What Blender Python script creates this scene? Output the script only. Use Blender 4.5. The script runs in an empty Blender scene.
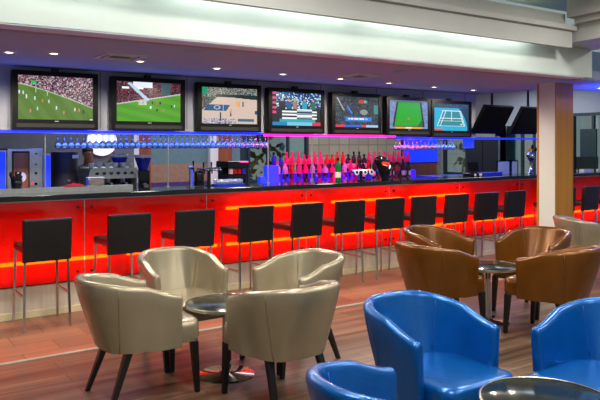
import bpy, bmesh, math, random
from mathutils import Vector, Matrix
random.seed(7)
S = bpy.context.scene
COL = S.collection
PI = math.pi
# ------------------------------------------------------------------ camera
F_PX = 680.0; HY = 144.0; EYE = 1.7
YAW = math.atan2(F_PX, 997.0)
cc, ss = math.cos(YAW), math.sin(YAW)
cd = bpy.data.cameras.new('camera'); cam = bpy.data.objects.new('camera', cd); COL.objects.link(cam)
cam.location = (0, 0, EYE); cam.rotation_euler = (PI/2, 0, -YAW)
cd.sensor_width = 36; cd.lens = F_PX/600*36; cd.shift_y = -(200-HY)/600; cd.clip_start = .05; cd.clip_end = 200
S.camera = cam
S.view_settings.view_transform = 'Standard'; S.view_settings.look = 'None'
S.view_settings.gamma = 1; S.view_settings.use_curve_mapping = False
S.view_settings.exposure = 0.0
# ------------------------------------------------------------------ soft fill from the world, lounge side left open to let it in
W = bpy.data.worlds.new('world'); S.world = W; W.use_nodes = True
W.node_tree.nodes['Background'].inputs[0].default_value = (.62, .76, .74, 1)
W.node_tree.nodes['Background'].inputs[1].default_value = .42

def area(name, loc, rot, sx, sy, power, col, spread=180):
    l = bpy.data.lights.new(name, 'AREA'); l.shape = 'RECTANGLE'; l.size = sx; l.size_y = sy
    l.energy = power; l.color = col; l.spread = math.radians(spread)
    o = bpy.data.objects.new(name, l); COL.objects.link(o); o.location = loc; o.rotation_euler = rot
    return o
for lx, ly, lp in ((1.0, 3.0, 38), (2.6, 3.4, 38), (4.4, 3.0, 38), (6.2, 3.2, 38), (8.2, 3.2, 28), (1.6, 1.2, 38), (3.6, 1.0, 38), (5.6, 1.2, 33), (.6, -1.0, 40), (2.8, -1.2, 40)):
    area('lounge_fill_lamp', (lx, ly, 3.2), (0, 0, 0), .32, .32, lp, (1, .95, .86))  # unseen lamps, added to light the lounge and give the leather highlights
area('right_room_fill', (10.9, 8.8, 2.9), (0, 0, 0), 2, 2, 55, (.85, .95, 1))  # added lamp, brightens the end wall and curtains
area('back_room_fill', (6.5, 10.3, 2.85), (0, 0, 0), 8, 1.5, 150, (.85, .95, 1))  # added lamp out of view, brightens the tiles and back wall

def at(px, py, Y):
    u = (px-300)/F_PX; Z = Y/(cc-u*ss)
    return Z*(ss+u*cc), EYE+(HY-py)/F_PX*Z
def atx(px, py, X):
    u = (px-300)/F_PX; Z = X/(ss+u*cc)
    return Z*(cc-u*ss), EYE+(HY-py)/F_PX*Z

# ------------------------------------------------------------------ materials
def lin(c):
    return tuple(((v/255)/12.92 if v/255 <= .04045 else ((v/255+.055)/1.055)**2.4) for v in c)
def new(name):
    m = bpy.data.materials.new(name); m.use_nodes = True
    return m, m.node_tree, m.node_tree.nodes['Principled BSDF']
def mat(name, rgb, rough=.5, metal=0, noise=.12, scale=12, bump=0, bscale=60, spec=.5, coat=0):
    m, t, b = new(name); N = t.nodes; L = t.links
    c = lin(rgb)
    tc = N.new('ShaderNodeTexCoord'); n = N.new('ShaderNodeTexNoise'); n.inputs['Scale'].default_value = scale; n.inputs['Detail'].default_value = 3
    L.new(tc.outputs['Object'], n.inputs['Vector'])
    r = N.new('ShaderNodeValToRGB'); r.color_ramp.elements[0].position = .3; r.color_ramp.elements[1].position = .7
    r.color_ramp.elements[0].color = (*[v*(1-noise) for v in c], 1); r.color_ramp.elements[1].color = (*[min(1, v*(1+noise)) for v in c], 1)
    L.new(n.outputs['Fac'], r.inputs['Fac']); L.new(r.outputs['Color'], b.inputs['Base Color'])
    b.inputs['Roughness'].default_value = rough; b.inputs['Metallic'].default_value = metal
    b.inputs['Specular IOR Level'].default_value = spec; b.inputs['Coat Weight'].default_value = coat; b.inputs['Coat Roughness'].default_value = .15
    if bump:
        n2 = N.new('ShaderNodeTexNoise'); n2.inputs['Scale'].default_value = bscale; n2.inputs['Detail'].default_value = 4
        L.new(tc.outputs['Object'], n2.inputs['Vector'])
        bp = N.new('ShaderNodeBump'); bp.inputs['Strength'].default_value = bump; bp.inputs['Distance'].default_value = .01
        L.new(n2.outputs['Fac'], bp.inputs['Height']); L.new(bp.outputs['Normal'], b.inputs['Normal'])
    return m
def emit(name, rgb, strength, base=(20, 20, 20)):
    m, t, b = new(name)
    b.inputs['Base Color'].default_value = (*lin(base), 1)
    b.inputs['Emission Color'].default_value = (*lin(rgb), 1); b.inputs['Emission Strength'].default_value = strength
    return m
def glass(name, rgb, clear=.75, rough=.08, tint=None):
    m, t, b = new(name); N = t.nodes; L = t.links
    N.remove(b); out = N['Material Output']
    tr = N.new('ShaderNodeBsdfTransparent'); tr.inputs[0].default_value = (*lin(tint or (235, 240, 242)), 1)
    g = N.new('ShaderNodeBsdfGlossy'); g.inputs['Roughness'].default_value = rough; g.inputs[0].default_value = (*lin(rgb), 1)
    f = N.new('ShaderNodeLayerWeight'); f.inputs['Blend'].default_value = .35
    mp = N.new('ShaderNodeMapRange'); mp.inputs['To Min'].default_value = 1-clear; mp.inputs['To Max'].default_value = .9
    L.new(f.outputs['Facing'], mp.inputs['Value'])
    mx = N.new('ShaderNodeMixShader'); L.new(mp.outputs[0], mx.inputs[0]); L.new(tr.outputs[0], mx.inputs[1]); L.new(g.outputs[0], mx.inputs[2])
    L.new(mx.outputs[0], out.inputs[0])
    return m
def bottle_mat(name, rgb, trans=.55):
    m, t, b = new(name); N = t.nodes; L = t.links; out = N['Material Output']
    b.inputs['Base Color'].default_value = (*lin(rgb), 1); b.inputs['Roughness'].default_value = .12
    tl = N.new('ShaderNodeBsdfTranslucent'); tl.inputs[0].default_value = (*lin(rgb), 1)
    mx = N.new('ShaderNodeMixShader'); mx.inputs[0].default_value = trans
    L.new(b.outputs[0], mx.inputs[1]); L.new(tl.outputs[0], mx.inputs[2]); L.new(mx.outputs[0], out.inputs[0])
    return m
def wood(name, c1, c2, axis='X', plank=None, rough=.4, scale=4, stretch=14, coat=0, mortar=(40, 24, 20), pl_w=1.4):
    m, t, b = new(name); N = t.nodes; L = t.links
    tc = N.new('ShaderNodeTexCoord'); mp = N.new('ShaderNodeMapping')
    L.new(tc.outputs['Object'], mp.inputs['Vector'])
    sc = {'X': (scale/stretch*2, scale*stretch/4, scale), 'Z': (scale*stretch/4, scale*stretch/4, scale/stretch*2)}[axis]
    mp.inputs['Scale'].default_value = sc
    n = N.new('ShaderNodeTexNoise'); n.inputs['Scale'].default_value = 1; n.inputs['Detail'].default_value = 6; n.inputs['Roughness'].default_value = .6
    L.new(mp.outputs[0], n.inputs['Vector'])
    r = N.new('ShaderNodeValToRGB'); r.color_ramp.elements[0].position = .32; r.color_ramp.elements[1].position = .68
    r.color_ramp.elements[0].color = (*lin(c1), 1); r.color_ramp.elements[1].color = (*lin(c2), 1)
    L.new(n.outputs['Fac'], r.inputs['Fac']); src = r.outputs['Color']
    if plank:
        br = N.new('ShaderNodeTexBrick'); br.inputs['Scale'].default_value = 1
        br.inputs['Brick Width'].default_value = pl_w; br.inputs['Row Height'].default_value = plank
        br.inputs['Mortar Size'].default_value = .004; br.inputs['Bias'].default_value = 0
        br.inputs['Color1'].default_value = (.72, .72, .72, 1); br.inputs['Color2'].default_value = (1.15, 1.15, 1.15, 1)
        br.inputs['Mortar'].default_value = (.35, .3, .3, 1)
        L.new(tc.outputs['Object'], br.inputs['Vector'])
        mm = N.new('ShaderNodeMix'); mm.data_type = 'RGBA'; mm.blend_type = 'MULTIPLY'; mm.inputs[0].default_value = 1
        L.new(src, mm.inputs[6]); L.new(br.outputs['Color'], mm.inputs[7]); src = mm.outputs[2]
    L.new(src, b.inputs['Base Color']); b.inputs['Roughness'].default_value = rough; b.inputs['Coat Weight'].default_value = coat
    return m

M = {}
M['cream'] = mat('cream_leather', (160, 148, 124), .27, .5, noise=.05, scale=5, bump=.12, bscale=90, spec=.6, coat=.12)
M['brown'] = mat('brown_leather', (112, 66, 12), .27, .45, noise=.1, scale=5, bump=.12, bscale=90, spec=.6, coat=.12)
M['blue'] = mat('blue_leather', (0, 88, 164), .26, .45, noise=.12, scale=5, bump=.14, bscale=80, spec=.6, coat=.12)
M['cream_seam'] = mat('cream_stitching', (118, 108, 86), .5)
M['brown_seam'] = mat('brown_stitching', (92, 54, 18), .5)
M['blue_seam'] = mat('blue_stitching', (6, 66, 150), .5)
M['darkwood'] = mat('black_stained_wood', (13, 10, 10), .35)
M['chrome'] = mat('polished_chrome', (200, 200, 204), .14, 1, noise=.02)
M['steel'] = mat('brushed_steel', (178, 180, 182), .3, .85, noise=.08, scale=30)
M['stoolpad'] = mat('black_leatherette', (18, 17, 20), .42, noise=.1, bump=.1, bscale=60)
M['tabletop'] = mat('dark_glossy_tabletop', (30, 38, 31), .14, spec=.25, noise=.15, scale=8)
M['rim'] = mat('aluminium_edge', (170, 165, 150), .25, .9)
M['black'] = mat('matt_black', (14, 14, 16), .5)
M['gloss'] = mat('gloss_black', (9, 9, 11), .12)
M['tvblack'] = mat('satin_black_plastic', (7, 7, 9), .35, spec=.2)
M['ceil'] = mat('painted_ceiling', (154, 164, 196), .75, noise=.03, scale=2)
M['wall'] = mat('grey_painted_wall', (176, 180, 190), .7, noise=.05, scale=3)
M['white'] = mat('white_paint', (222, 224, 218), .6, noise=.02, scale=3)
M['fascia'] = mat('pale_green_white_paint', (208, 218, 214), .6, noise=.02, scale=3)
M['cornice'] = mat('warm_grey_paint', (172, 174, 172), .6, noise=.03, scale=3)
M['trimbrown'] = mat('brown_painted_trim', (140, 112, 96), .5)
M['lavender'] = mat('lavender_lit_underside', (214, 218, 236), .5, noise=.02)  # brightness of the lit beam underside is put into this paint
M['counter'] = mat('black_stone_counter', (16, 17, 20), .1, noise=.4, scale=60)
M['plinth'] = wood('washed_plinth_panel', (196, 192, 176), (226, 220, 200), 'Z', rough=.35, scale=3)
M['skirt'] = mat('cream_skirting', (226, 216, 178), .45, noise=.03)
M['oak'] = wood('oak_veneer', (168, 110, 36), (190, 132, 50), 'Z', rough=.4, scale=3)
M['oakdark'] = wood('walnut_veneer', (120, 62, 30), (150, 84, 44), 'Z', rough=.45, scale=3)
M['floor'] = wood('walnut_plank_floor', (66, 50, 38), (138, 112, 90), 'X', plank=.16, rough=.36, scale=3, stretch=16)
M['tile'] = wood('terracotta_plank_tile', (132, 88, 68), (166, 116, 90), 'X', plank=.29, rough=.36, scale=1.6, stretch=8, pl_w=.62)
M['strip'] = mat('pale_metal_strip', (176, 190, 178), .35, .3)
M['screw'] = mat('dark_screw', (60, 58, 56), .3, .8)
M['slate'] = mat('slate_grey_wall', (92, 102, 112), .6, noise=.15, scale=3)
M['teal'] = mat('teal_wall', (96, 130, 134), .7, noise=.08)
M['tan'] = mat('tan_wainscot', (150, 124, 96), .6)
M['purplewall'] = mat('deep_purple_wall', (70, 48, 110), .6)
M['curtain'] = mat('teal_curtain', (110, 168, 172), .8, noise=.1)
M['frame'] = mat('dark_teal_window_frame', (26, 48, 54), .45)
M['navy'] = mat('navy_panel', (22, 26, 46), .5)
M['charcoal'] = mat('charcoal_panel', (28, 27, 36), .6)
M['leaf'] = mat('garden_leaves', (84, 128, 66), .7, noise=.5, scale=6)
M['glass'] = glass('clear_glass', (225, 235, 255), .62, .2)
M['pane'] = glass('window_glass', (220, 235, 235), .93, .03)
M['mug'] = mat('white_porcelain', (225, 225, 222), .25)
M['liner'] = mat('red_glow_lining', (215, 30, 14), .8)
M['red'] = mat('red_cloth', (190, 20, 30), .8)
M['biscuit'] = mat('brown_biscuits', (150, 100, 52), .8, noise=.5, scale=40)
M['bluebowl'] = mat('blue_plastic', (20, 40, 170), .25)
M['skin'] = mat('brown_skin', (116, 76, 58), .5)
M['hair'] = mat('black_hair', (18, 14, 14), .6)
M['shirt'] = mat('dark_shirt', (24, 28, 36), .8)
M['cyan'] = mat('cyan_sleeve_stripe', (40, 160, 190), .7)
M['blueled'] = emit('blue_led', (16, 30, 240), 2.6)
M['pinkled'] = emit('magenta_led', (255, 20, 150), 4)
M['bluebox'] = emit('blue_acrylic_and_painted_glow', (12, 46, 235), 1.0, (30, 60, 200))  # lit acrylic, and the blue light painted on the white chiller doors
M['violetbox'] = emit('violet_backlit_acrylic', (60, 12, 240), 1.3, (60, 40, 200))
M['spot'] = emit('warm_downlight', (255, 232, 190), 12)
M['tube'] = emit('orange_tube', (255, 190, 70), 20)
M['covetube'] = emit('cool_white_tube', (246, 255, 246), 20)
M['covetube2'] = emit('soft_white_tube', (245, 255, 220), 7)
M['disc'] = emit('white_round_lamp_glow', (225, 232, 240), .9, (230, 230, 230))
M['redlamp'] = emit('red_indicator', (255, 30, 20), 2)
M['gardenwhite'] = mat('pale_garden_wall', (190, 200, 196), .8)

# red translucent front panels with the tubes behind them
def red_panel_mat():
    m, t, b = new('red_translucent_acrylic'); N = t.nodes; L = t.links; out = N['Material Output']
    N.remove(b)
    tl = N.new('ShaderNodeBsdfTranslucent'); tl.inputs[0].default_value = (.95, .018, .004, 1)
    tr = N.new('ShaderNodeBsdfTransparent'); tr.inputs[0].default_value = (.95, .46, .12, 1)
    df = N.new('ShaderNodeBsdfDiffuse'); df.inputs[0].default_value = (.55, .012, .008, 1)
    gl = N.new('ShaderNodeBsdfGlossy'); gl.inputs['Roughness'].default_value = .12
    m1 = N.new('ShaderNodeMixShader'); m1.inputs[0].default_value = .55; L.new(tl.outputs[0], m1.inputs[1]); L.new(tr.outputs[0], m1.inputs[2])
    m2 = N.new('ShaderNodeMixShader'); m2.inputs[0].default_value = .25; L.new(m1.outputs[0], m2.inputs[1]); L.new(df.outputs[0], m2.inputs[2])
    m3 = N.new('ShaderNodeMixShader'); m3.inputs[0].default_value = .05; L.new(m2.outputs[0], m3.inputs[1]); L.new(gl.outputs[0], m3.inputs[2])
    L.new(m3.outputs[0], out.inputs[0])
    return m
M['redpanel'] = red_panel_mat()

# ------------------------------------------------------------------ mesh helpers
def link(name, bm, material, parent=None, smooth=False, mats=None):
    me = bpy.data.meshes.new(name); bmesh.ops.recalc_face_normals(bm, faces=bm.faces); bm.to_mesh(me); bm.free()
    me.materials.append(M[material] if isinstance(material, str) else material)
    for x in (mats or []): me.materials.append(M[x])
    if smooth:
        for p in me.polygons: p.use_smooth = True
    o = bpy.data.objects.new(name, me); COL.objects.link(o)
    if parent is not None: o.parent = parent
    return o
def smooth_by_angle(o, ang=40):
    me = o.data
    for p in me.polygons: p.use_smooth = True
    bm = bmesh.new(); bm.from_mesh(me)
    for e in bm.edges:
        if len(e.link_faces) == 2 and e.calc_face_angle(0) > math.radians(ang): e.smooth = False
    bm.to_mesh(me); bm.free()
    return o
def box(bm, x0, x1, y0, y1, z0, z1, bev=0, mi=0, rot=None):
    r = bmesh.ops.create_cube(bm, size=1); vs = r['verts']
    bmesh.ops.scale(bm, verts=vs, vec=(x1-x0, y1-y0, z1-z0)); bmesh.ops.translate(bm, verts=vs, vec=((x0+x1)/2, (y0+y1)/2, (z0+z1)/2))
    fs = set(f for v in vs for f in v.link_faces)
    for f in fs: f.material_index = mi
    if bev:
        es = set(e for v in vs for e in v.link_edges)
        bmesh.ops.bevel(bm, geom=list(es), offset=bev, segments=2, affect='EDGES', profile=.6)
def cone(bm, p0, p1, r0, r1, seg=12, rotz=0):
    p0, p1 = Vector(p0), Vector(p1); d = p1-p0
    r = bmesh.ops.create_cone(bm, cap_ends=True, segments=seg, radius1=r0, radius2=r1, depth=d.length)
    q = Vector((0, 0, 1)).rotation_difference(d.normalized())
    m = Matrix.Translation((p0+p1)/2) @ q.to_matrix().to_4x4() @ Matrix.Rotation(rotz, 4, 'Z')
    bmesh.ops.transform(bm, matrix=m, verts=r['verts'])
def lathe(bm, prof, seg=16, c=(0, 0, 0), mi=0):
    rings = []
    for r, z in prof:
        if r <= 1e-5: rings.append([bm.verts.new((c[0], c[1], c[2]+z))])
        else: rings.append([bm.verts.new((c[0]+r*math.cos(2*PI*i/seg), c[1]+r*math.sin(2*PI*i/seg), c[2]+z)) for i in range(seg)])
    for a, b in zip(rings, rings[1:]):
        for i in range(seg):
            j = (i+1) % seg
            if len(a) == 1 and len(b) == 1: break
            if len(a) == 1: f = bm.faces.new((a[0], b[j], b[i]))
            elif len(b) == 1: f = bm.faces.new((a[i], a[j], b[0]))
            else: f = bm.faces.new((a[i], a[j], b[j], b[i]))
            f.material_index = mi
def tube(bm, pts, r, seg=6):
    pts = [Vector(p) for p in pts]; rings = []
    for i, p in enumerate(pts):
        d = (pts[min(i+1, len(pts)-1)]-pts[max(i-1, 0)]).normalized()
        a = d.orthogonal().normalized() if abs(d.z) > .95 else d.cross(Vector((0, 0, 1))).normalized()
        b = d.cross(a).normalized()
        rings.append([bm.verts.new(p+a*r*math.cos(2*PI*k/seg)+b*r*math.sin(2*PI*k/seg)) for k in range(seg)])
    for A, B in zip(rings, rings[1:]):
        for k in range(seg): bm.faces.new((A[k], A[(k+1) % seg], B[(k+1) % seg], B[k]))
    bm.faces.new(rings[0][::-1]); bm.faces.new(rings[-1])
def bx(name, m, parent, *a, **k):
    bm = bmesh.new(); box(bm, *a, **k); return link(name, bm, m, parent)
def thing(name, label, cat, loc=(0, 0, 0), rz=0, group=None):
    o = bpy.data.objects.new(name, None); o.empty_display_size = .1; COL.objects.link(o)
    o.location = loc; o.rotation_euler = (0, 0, rz)
    return tag(o, label, cat, group)
def tag(o, label, cat, group=None):
    o['label'] = label; o['category'] = cat
    if group: o['group'] = group
    return o
def struct(o):
    o['kind'] = 'structure'; return o
kids = {}
def children(o): return [c for c in COL.objects if c.parent is o]
def dup(root, loc, rz=None, label=None, group=None, swap=None):
    r = root.copy(); COL.objects.link(r); r.location = loc
    if rz is not None: r.rotation_euler = (0, 0, rz)
    if label: r['label'] = label
    if group: r['group'] = group
    if root.type == 'MESH' and swap: r.data = remat(root.data, swap)
    for ch in children(root):
        c = ch.copy(); COL.objects.link(c); c.parent = r
        if swap: c.data = remat(ch.data, swap)
        for g in children(ch):
            d = g.copy(); COL.objects.link(d); d.parent = c
            if swap: d.data = remat(g.data, swap)
    return r
_rm = {}
def remat(me, swap):
    nm = me.materials[0].name
    if nm not in swap: return me
    k = (me.name, swap[nm])
    if k not in _rm:
        n = me.copy(); n.materials[0] = bpy.data.materials[swap[nm]]; _rm[k] = n
    return _rm[k]

# ================================================================== SETTING
struct(bx('floor', 'floor', None, -6, 16, -6, 5.60, -.1, 0))
t = struct(bx('floor', 'tile', None, -6, 16, 5.645, 14, -.1, 0))
struct(bx('trim_1', 'strip', None, -6, 16, 5.60, 5.645, -.1, .006))
# bar soffit, beam and fascia
CZ = 2.5
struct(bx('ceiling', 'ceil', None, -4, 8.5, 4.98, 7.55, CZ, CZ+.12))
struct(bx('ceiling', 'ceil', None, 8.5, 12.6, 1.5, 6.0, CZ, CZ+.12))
bm = bmesh.new(); box(bm, -4, 7.34, 4.67, 4.98, CZ-.02, CZ+.45); struct(link('wall_fascia', bm, 'fascia'))
struct(bx('trim_2', 'lavender', None, -4, 7.2, 4.68, 4.87, CZ-.03, CZ-.02))  # lit band of the beam underside, its light carried by the colour
struct(bx('trim_3', 'trimbrown', None, -4, 7.43, 4.87, 5.0, CZ-.026, CZ-.002))
struct(bx('trim_4', 'white', None, -4, 7.3, 5.05, 5.07, CZ-.012, CZ))
struct(bx('trim_5', 'black', None, -4, 7.3, 5.0, 5.04, CZ-.018, CZ))
# cornice box with the hidden cove tubes
bm = bmesh.new()
box(bm, -4, 6.58, 4.42, 4.47, 2.74, 2.92); box(bm, -4, 6.6, 4.37, 4.5, 2.92, 2.975, bev=.008); box(bm, -4, 6.5, 4.45, 4.56, 2.975, 3.1)
box(bm, -4, 6.6, 4.47, 4.98, 2.95, 3.0)
struct(link('wall_cornice', bm, 'cornice'))
for i, (a, b) in enumerate(((-1.2, .1), (.35, 1.75), (1.95, 2.72), (2.8, 3.72), (3.86, 4.7), (4.82, 6.1))):
    bm = bmesh.new(); cone(bm, (a, 4.56, 2.89), (b, 4.56, 2.89), .013, .013, 10)
    o = link('light_tube', bm, 'covetube')
    tag(o, 'white light tube hidden in the cove above the pale fascia', 'light tube', 'cove light tubes above the fascia')
for a, b in ((-1, 1), (1.2, 3.2), (3.4, 5.1), (5.3, 6.4)):
    bm = bmesh.new(); cone(bm, (a, 4.75, 3.03), (b, 4.75, 3.03), .013, .013, 10)
    tag(link('light_tube', bm, 'covetube2'), 'white light tube lying hidden on top of the grey cornice', 'light tube', 'tubes on top of the cornice')
# coffered lounge ceiling with cross beams rising towards the camera
bm = bmesh.new(); box(bm, -4, 16, 1.8, 4.98, 3.3, 3.4); struct(link('ceiling', bm, 'fascia'))
def sloped(bm, x0, x1, z0, z1, rise, y0=4.45, y1=1.5):
    vs = []
    for y in (y0, y1):
        dz = (y0-y)*rise
        for x, z in ((x0, z0), (x1, z0), (x1, z1), (x0, z1)): vs.append(bm.verts.new((x, y, z+dz)))
    for q in ((0, 1, 2, 3), (7, 6, 5, 4), (0, 4, 5, 1), (1, 5, 6, 2), (2, 6, 7, 3), (3, 7, 4, 0)): bm.faces.new([vs[i] for i in q])
bm = bmesh.new(); sloped(bm, 6.62, 7.34, 2.80, 2.99, .03, 4.66); sloped(bm, 6.53, 7.4, 2.99, 3.05, .03, 4.36); sloped(bm, 6.45, 7.4, 3.05, 3.3, .03, 4.4)
struct(link('wall_beam', bm, 'cornice'))
# TV bulkhead over the back of the bar
bm = bmesh.new()
def poly_prism(bm, pts, y0, y1):
    a = [bm.verts.new((x, y0, z)) for x, z in pts]; b = [bm.verts.new((x, y1, z)) for x, z in pts]
    bm.faces.new(a[::-1]); bm.faces.new(b); n = len(pts)
    for i in range(n): bm.faces.new((a[i], a[(i+1) % n], b[(i+1) % n], b[i]))
poly_prism(bm, [(-4, 1.86), (8.5, 1.8), (8.5, CZ), (-4, CZ)], 7.45, 7.55)
struct(link('wall_bulkhead', bm, 'wall'))
for i, X in enumerate((2.41, 3.45, 4.42, 5.42, 6.41, 7.33, 8.25)):
    bm = bmesh.new(); box(bm, X-.004, X+.004, 7.444, 7.45, 1.87, CZ); struct(link('trim_%d' % (6+i), bm, 'slate'))
# back room
BY = 12.0
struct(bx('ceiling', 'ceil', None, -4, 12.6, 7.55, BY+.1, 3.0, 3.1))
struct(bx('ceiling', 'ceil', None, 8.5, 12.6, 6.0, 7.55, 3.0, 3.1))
struct(bx('wall_soffit_side', 'ceil', None, 8.5, 8.56, 6.0, 7.55, CZ+.12, 3.0))
struct(bx('wall_soffit_end', 'ceil', None, 8.56, 12.6, 5.94, 6.0, CZ+.12, 3.0))
def xb(px): return at(px, 144, BY)[0]
def bwall(nm, a, b, z0, z1, m, d=0): return struct(bx(nm, m, None, a, b, BY-d, BY+.1, z0, z1))
bwall('wall_back', -4, xb(134), 0, 3.0, 'slate')
struct(bx('wall_left', 'slate', None, -4.1, -4, 4.9, BY+.1, 0, 3.0))
bwall('wall_back', xb(134), xb(139), 0, 3, 'white'); bwall('wall_back', xb(139), xb(151), 0, 3, 'oakdark')
bwall('wall_back', xb(151), xb(208), 1.32, 3, 'teal'); bwall('wall_back', xb(151), xb(208), 0, .98, 'purplewall'); bwall('wall_back', xb(151), xb(208), .98, 1.32, 'tan')
bwall('wall_back', xb(208), xb(216), 0, 3, 'white', .1); bwall('wall_back', xb(216), xb(229), 0, 3, 'oakdark', .12)
bwall('wall_back', xb(229), xb(240), 0, 3, 'teal'); bwall('wall_back', xb(240), xb(247), 0, 3, 'frame')
# garden window in the back wall, tile wall
def window(n, a, b, z0, z1, mull=()):
    w = bpy.data.objects.new('window_%d' % n, None); COL.objects.link(w); struct(w); w.location = (a, BY, z0)
    bm = bmesh.new(); t_ = .06
    L_ = b-a; Hh = z1-z0
    box(bm, 0, L_, -.03, .06, 0, t_); box(bm, 0, L_, -.03, .06, Hh-t_, Hh); box(bm, 0, t_, -.03, .06, t_, Hh-t_); box(bm, L_-t_, L_, -.03, .06, t_, Hh-t_)
    for q in mull: box(bm, q*L_-.02, q*L_+.02, -.02, .05, t_, Hh-t_)
    link('window_frame', bm, 'frame', w)
    bx('pane', 'pane', w, t_, L_-t_, .01, .02, t_, Hh-t_)
    return w
bwall('wall_back', xb(247), xb(308), 0, .9, 'slate'); bwall('wall_back', xb(247), xb(308), 2.2, 3, 'slate')
window(1, xb(247), xb(308), .9, 2.2, (.33, .66))
def tiles():
    m, t, b = new('beige_wall_tiles'); N = t.nodes; L = t.links
    br = N.new('ShaderNodeTexBrick'); br.offset = 0; br.inputs['Scale'].default_value = 1
    br.inputs['Brick Width'].default_value = .28; br.inputs['Row Height'].default_value = .24; br.inputs['Mortar Size'].default_value = .012
    br.inputs['Color1'].default_value = (*lin((150, 142, 122)), 1); br.inputs['Color2'].default_value = (*lin((168, 158, 136)), 1); br.inputs['Mortar'].default_value = (*lin((122, 116, 102)), 1)
    tc = N.new('ShaderNodeTexCoord'); mp = N.new('ShaderNodeMapping'); mp.inputs['Rotation'].default_value = (-PI/2, 0, 0)
    L.new(tc.outputs['Object'], mp.inputs[0]); L.new(mp.outputs[0], br.inputs['Vector']); L.new(br.outputs['Color'], b.inputs['Base Color'])
    b.inputs['Roughness'].default_value = .4
    return m
M['tiles'] = tiles()
bwall('wall_back', xb(308), xb(440), 0, 3, 'tiles')
# end wall x = 12.5 with two garden windows
EX = 12.5
def ye(px): return atx(px, 144, EX)[0]
def ewall(y0, y1, z0, z1, m='wall'): return struct(bx('wall_right', m, None, EX, EX+.1, y0, y1, z0, z1))
y446, y468, y508, y535, y575, y600 = [ye(p) for p in (444, 468, 509, 536, 572, 604)]
ewall(y446, BY+.1, 0, 3); ewall(y468, y446, 0, .95); ewall(y468, y446, 2.0, 3)
ewall(y508, y468, 0, 3); ewall(y535, y508, 0, .8); ewall(y535, y508, 2.0, 3); ewall(y575, y535, 0, 3)
ewall(5, y575, 0, 1.0); ewall(5, y575, 2.33, 3); ewall(1.5, 5, 0, 3)
def ewindow(n, y0, y1, z0, z1, bars):
    w = bpy.data.objects.new('window_%d' % n, None); COL.objects.link(w); struct(w); w.location = (EX, y0, z0)
    bm = bmesh.new(); L_ = y1-y0; Hh = z1-z0; t_ = .06
    box(bm, -.03, .06, 0, L_, 0, t_); box(bm, -.03, .06, 0, L_, Hh-t_, Hh); box(bm, -.03, .06, 0, t_, t_, Hh-t_); box(bm, -.03, .06, L_-t_, L_, t_, Hh-t_)
    for q in bars: box(bm, -.02, .05, q*L_-.025, q*L_+.025, t_, Hh-t_)
    link('window_frame', bm, 'frame', w); bx('pane', 'pane', w, .01, .02, t_, L_-t_, t_, Hh-t_)
    return w
ewindow(2, y468, y446, .95, 2.0, ())
ewindow(3, y535, y508, .8, 2.0, (.5,))
w4 = ewindow(4, 5, y575, 1.0, 2.33, (.3, .62, .86))
# ================================================================== BAR
BX0, BX1 = -2.04, 11.72
J = [2.09+1.375*k for k in range(-3, 8)]
bar = thing('bar_counter', 'long bar with red glowing front panels, cream plinth and black stone top', 'bar counter', (0, 7, 0))
bx('plinth', 'plinth', bar, BX0, BX1, .0, .4, 0, .31)
bx('skirting', 'skirt', bar, BX0, BX1, -.015, .0, 0, .065)
bx('body', 'white', bar, BX0, BX1, .145, .42, .31, 1.14); bx('added_lining', 'liner', bar, BX0, BX1, .138, .145, .325, 1.135)  # lining added to keep the glow behind the panels red
bx('countertop', 'counter', bar, BX0, BX1, -.12, .45, 1.15, 1.2, bev=.006)
bx('ledge_trim', 'steel', bar, BX0, BX1, -.06, .0, 1.135, 1.15)
bx('bottom_rail', 'black', bar, BX0, BX1, -.02, .14, .31, .325)
for k in range(len(J)-1):
    a, b = J[k], J[k+1]
    p = bx('front_panel', 'redpanel', bar, a+.006, b-.006, -.045, -.037, .325, 1.135)
    for sx in (a+.07, b-.07):
        for z in (.41, 1.06):
            bm = bmesh.new(); cone(bm, (sx, -.062, z), (sx, -.045, z), .014, .014, 12)
            link('standoff_bolt', bm, 'screw', p)
    bx('joint_strip', 'steel', bar, a-.004, a+.004, -.043, -.037, .325, 1.135)
low = [(.95, 2.37), (2.56, 3.63), (3.76, 5.08), (5.29, 6.46), (6.66, 7.8), (7.98, 8.9), (9.1, 10.3), (10.5, 11.6), (-1.6, .75)]
for a, b in low:
    bm = bmesh.new(); cone(bm, (a, .03, .53), (b, .03, .53), .019, .019, 10); link('light_tube', bm, 'tube', bar)
for a, b in [(3.76, 5.08), (5.29, 6.46), (6.66, 7.8)]:
    bm = bmesh.new(); cone(bm, (a, .03, .95), (b, .03, .95), .018, .018, 10); link('light_tube', bm, 'tube', bar)

# ================================================================== COLUMN
col = thing('column', 'square column, oak veneer front and pale painted side', 'column', (7.71, 5.42, 0))
bx('painted_side', 'white', col, 0, .02, 0.012, .25, 0, CZ)
bx('oak_front', 'oak', col, 0.004, .38, 0, .012, 0, CZ)
bx('core', 'oak', col, .02, .38, .012, .27, 0, CZ)
bx('oak_edge', 'oak', col, 0, .02, .25, .285, 0, CZ)

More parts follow.
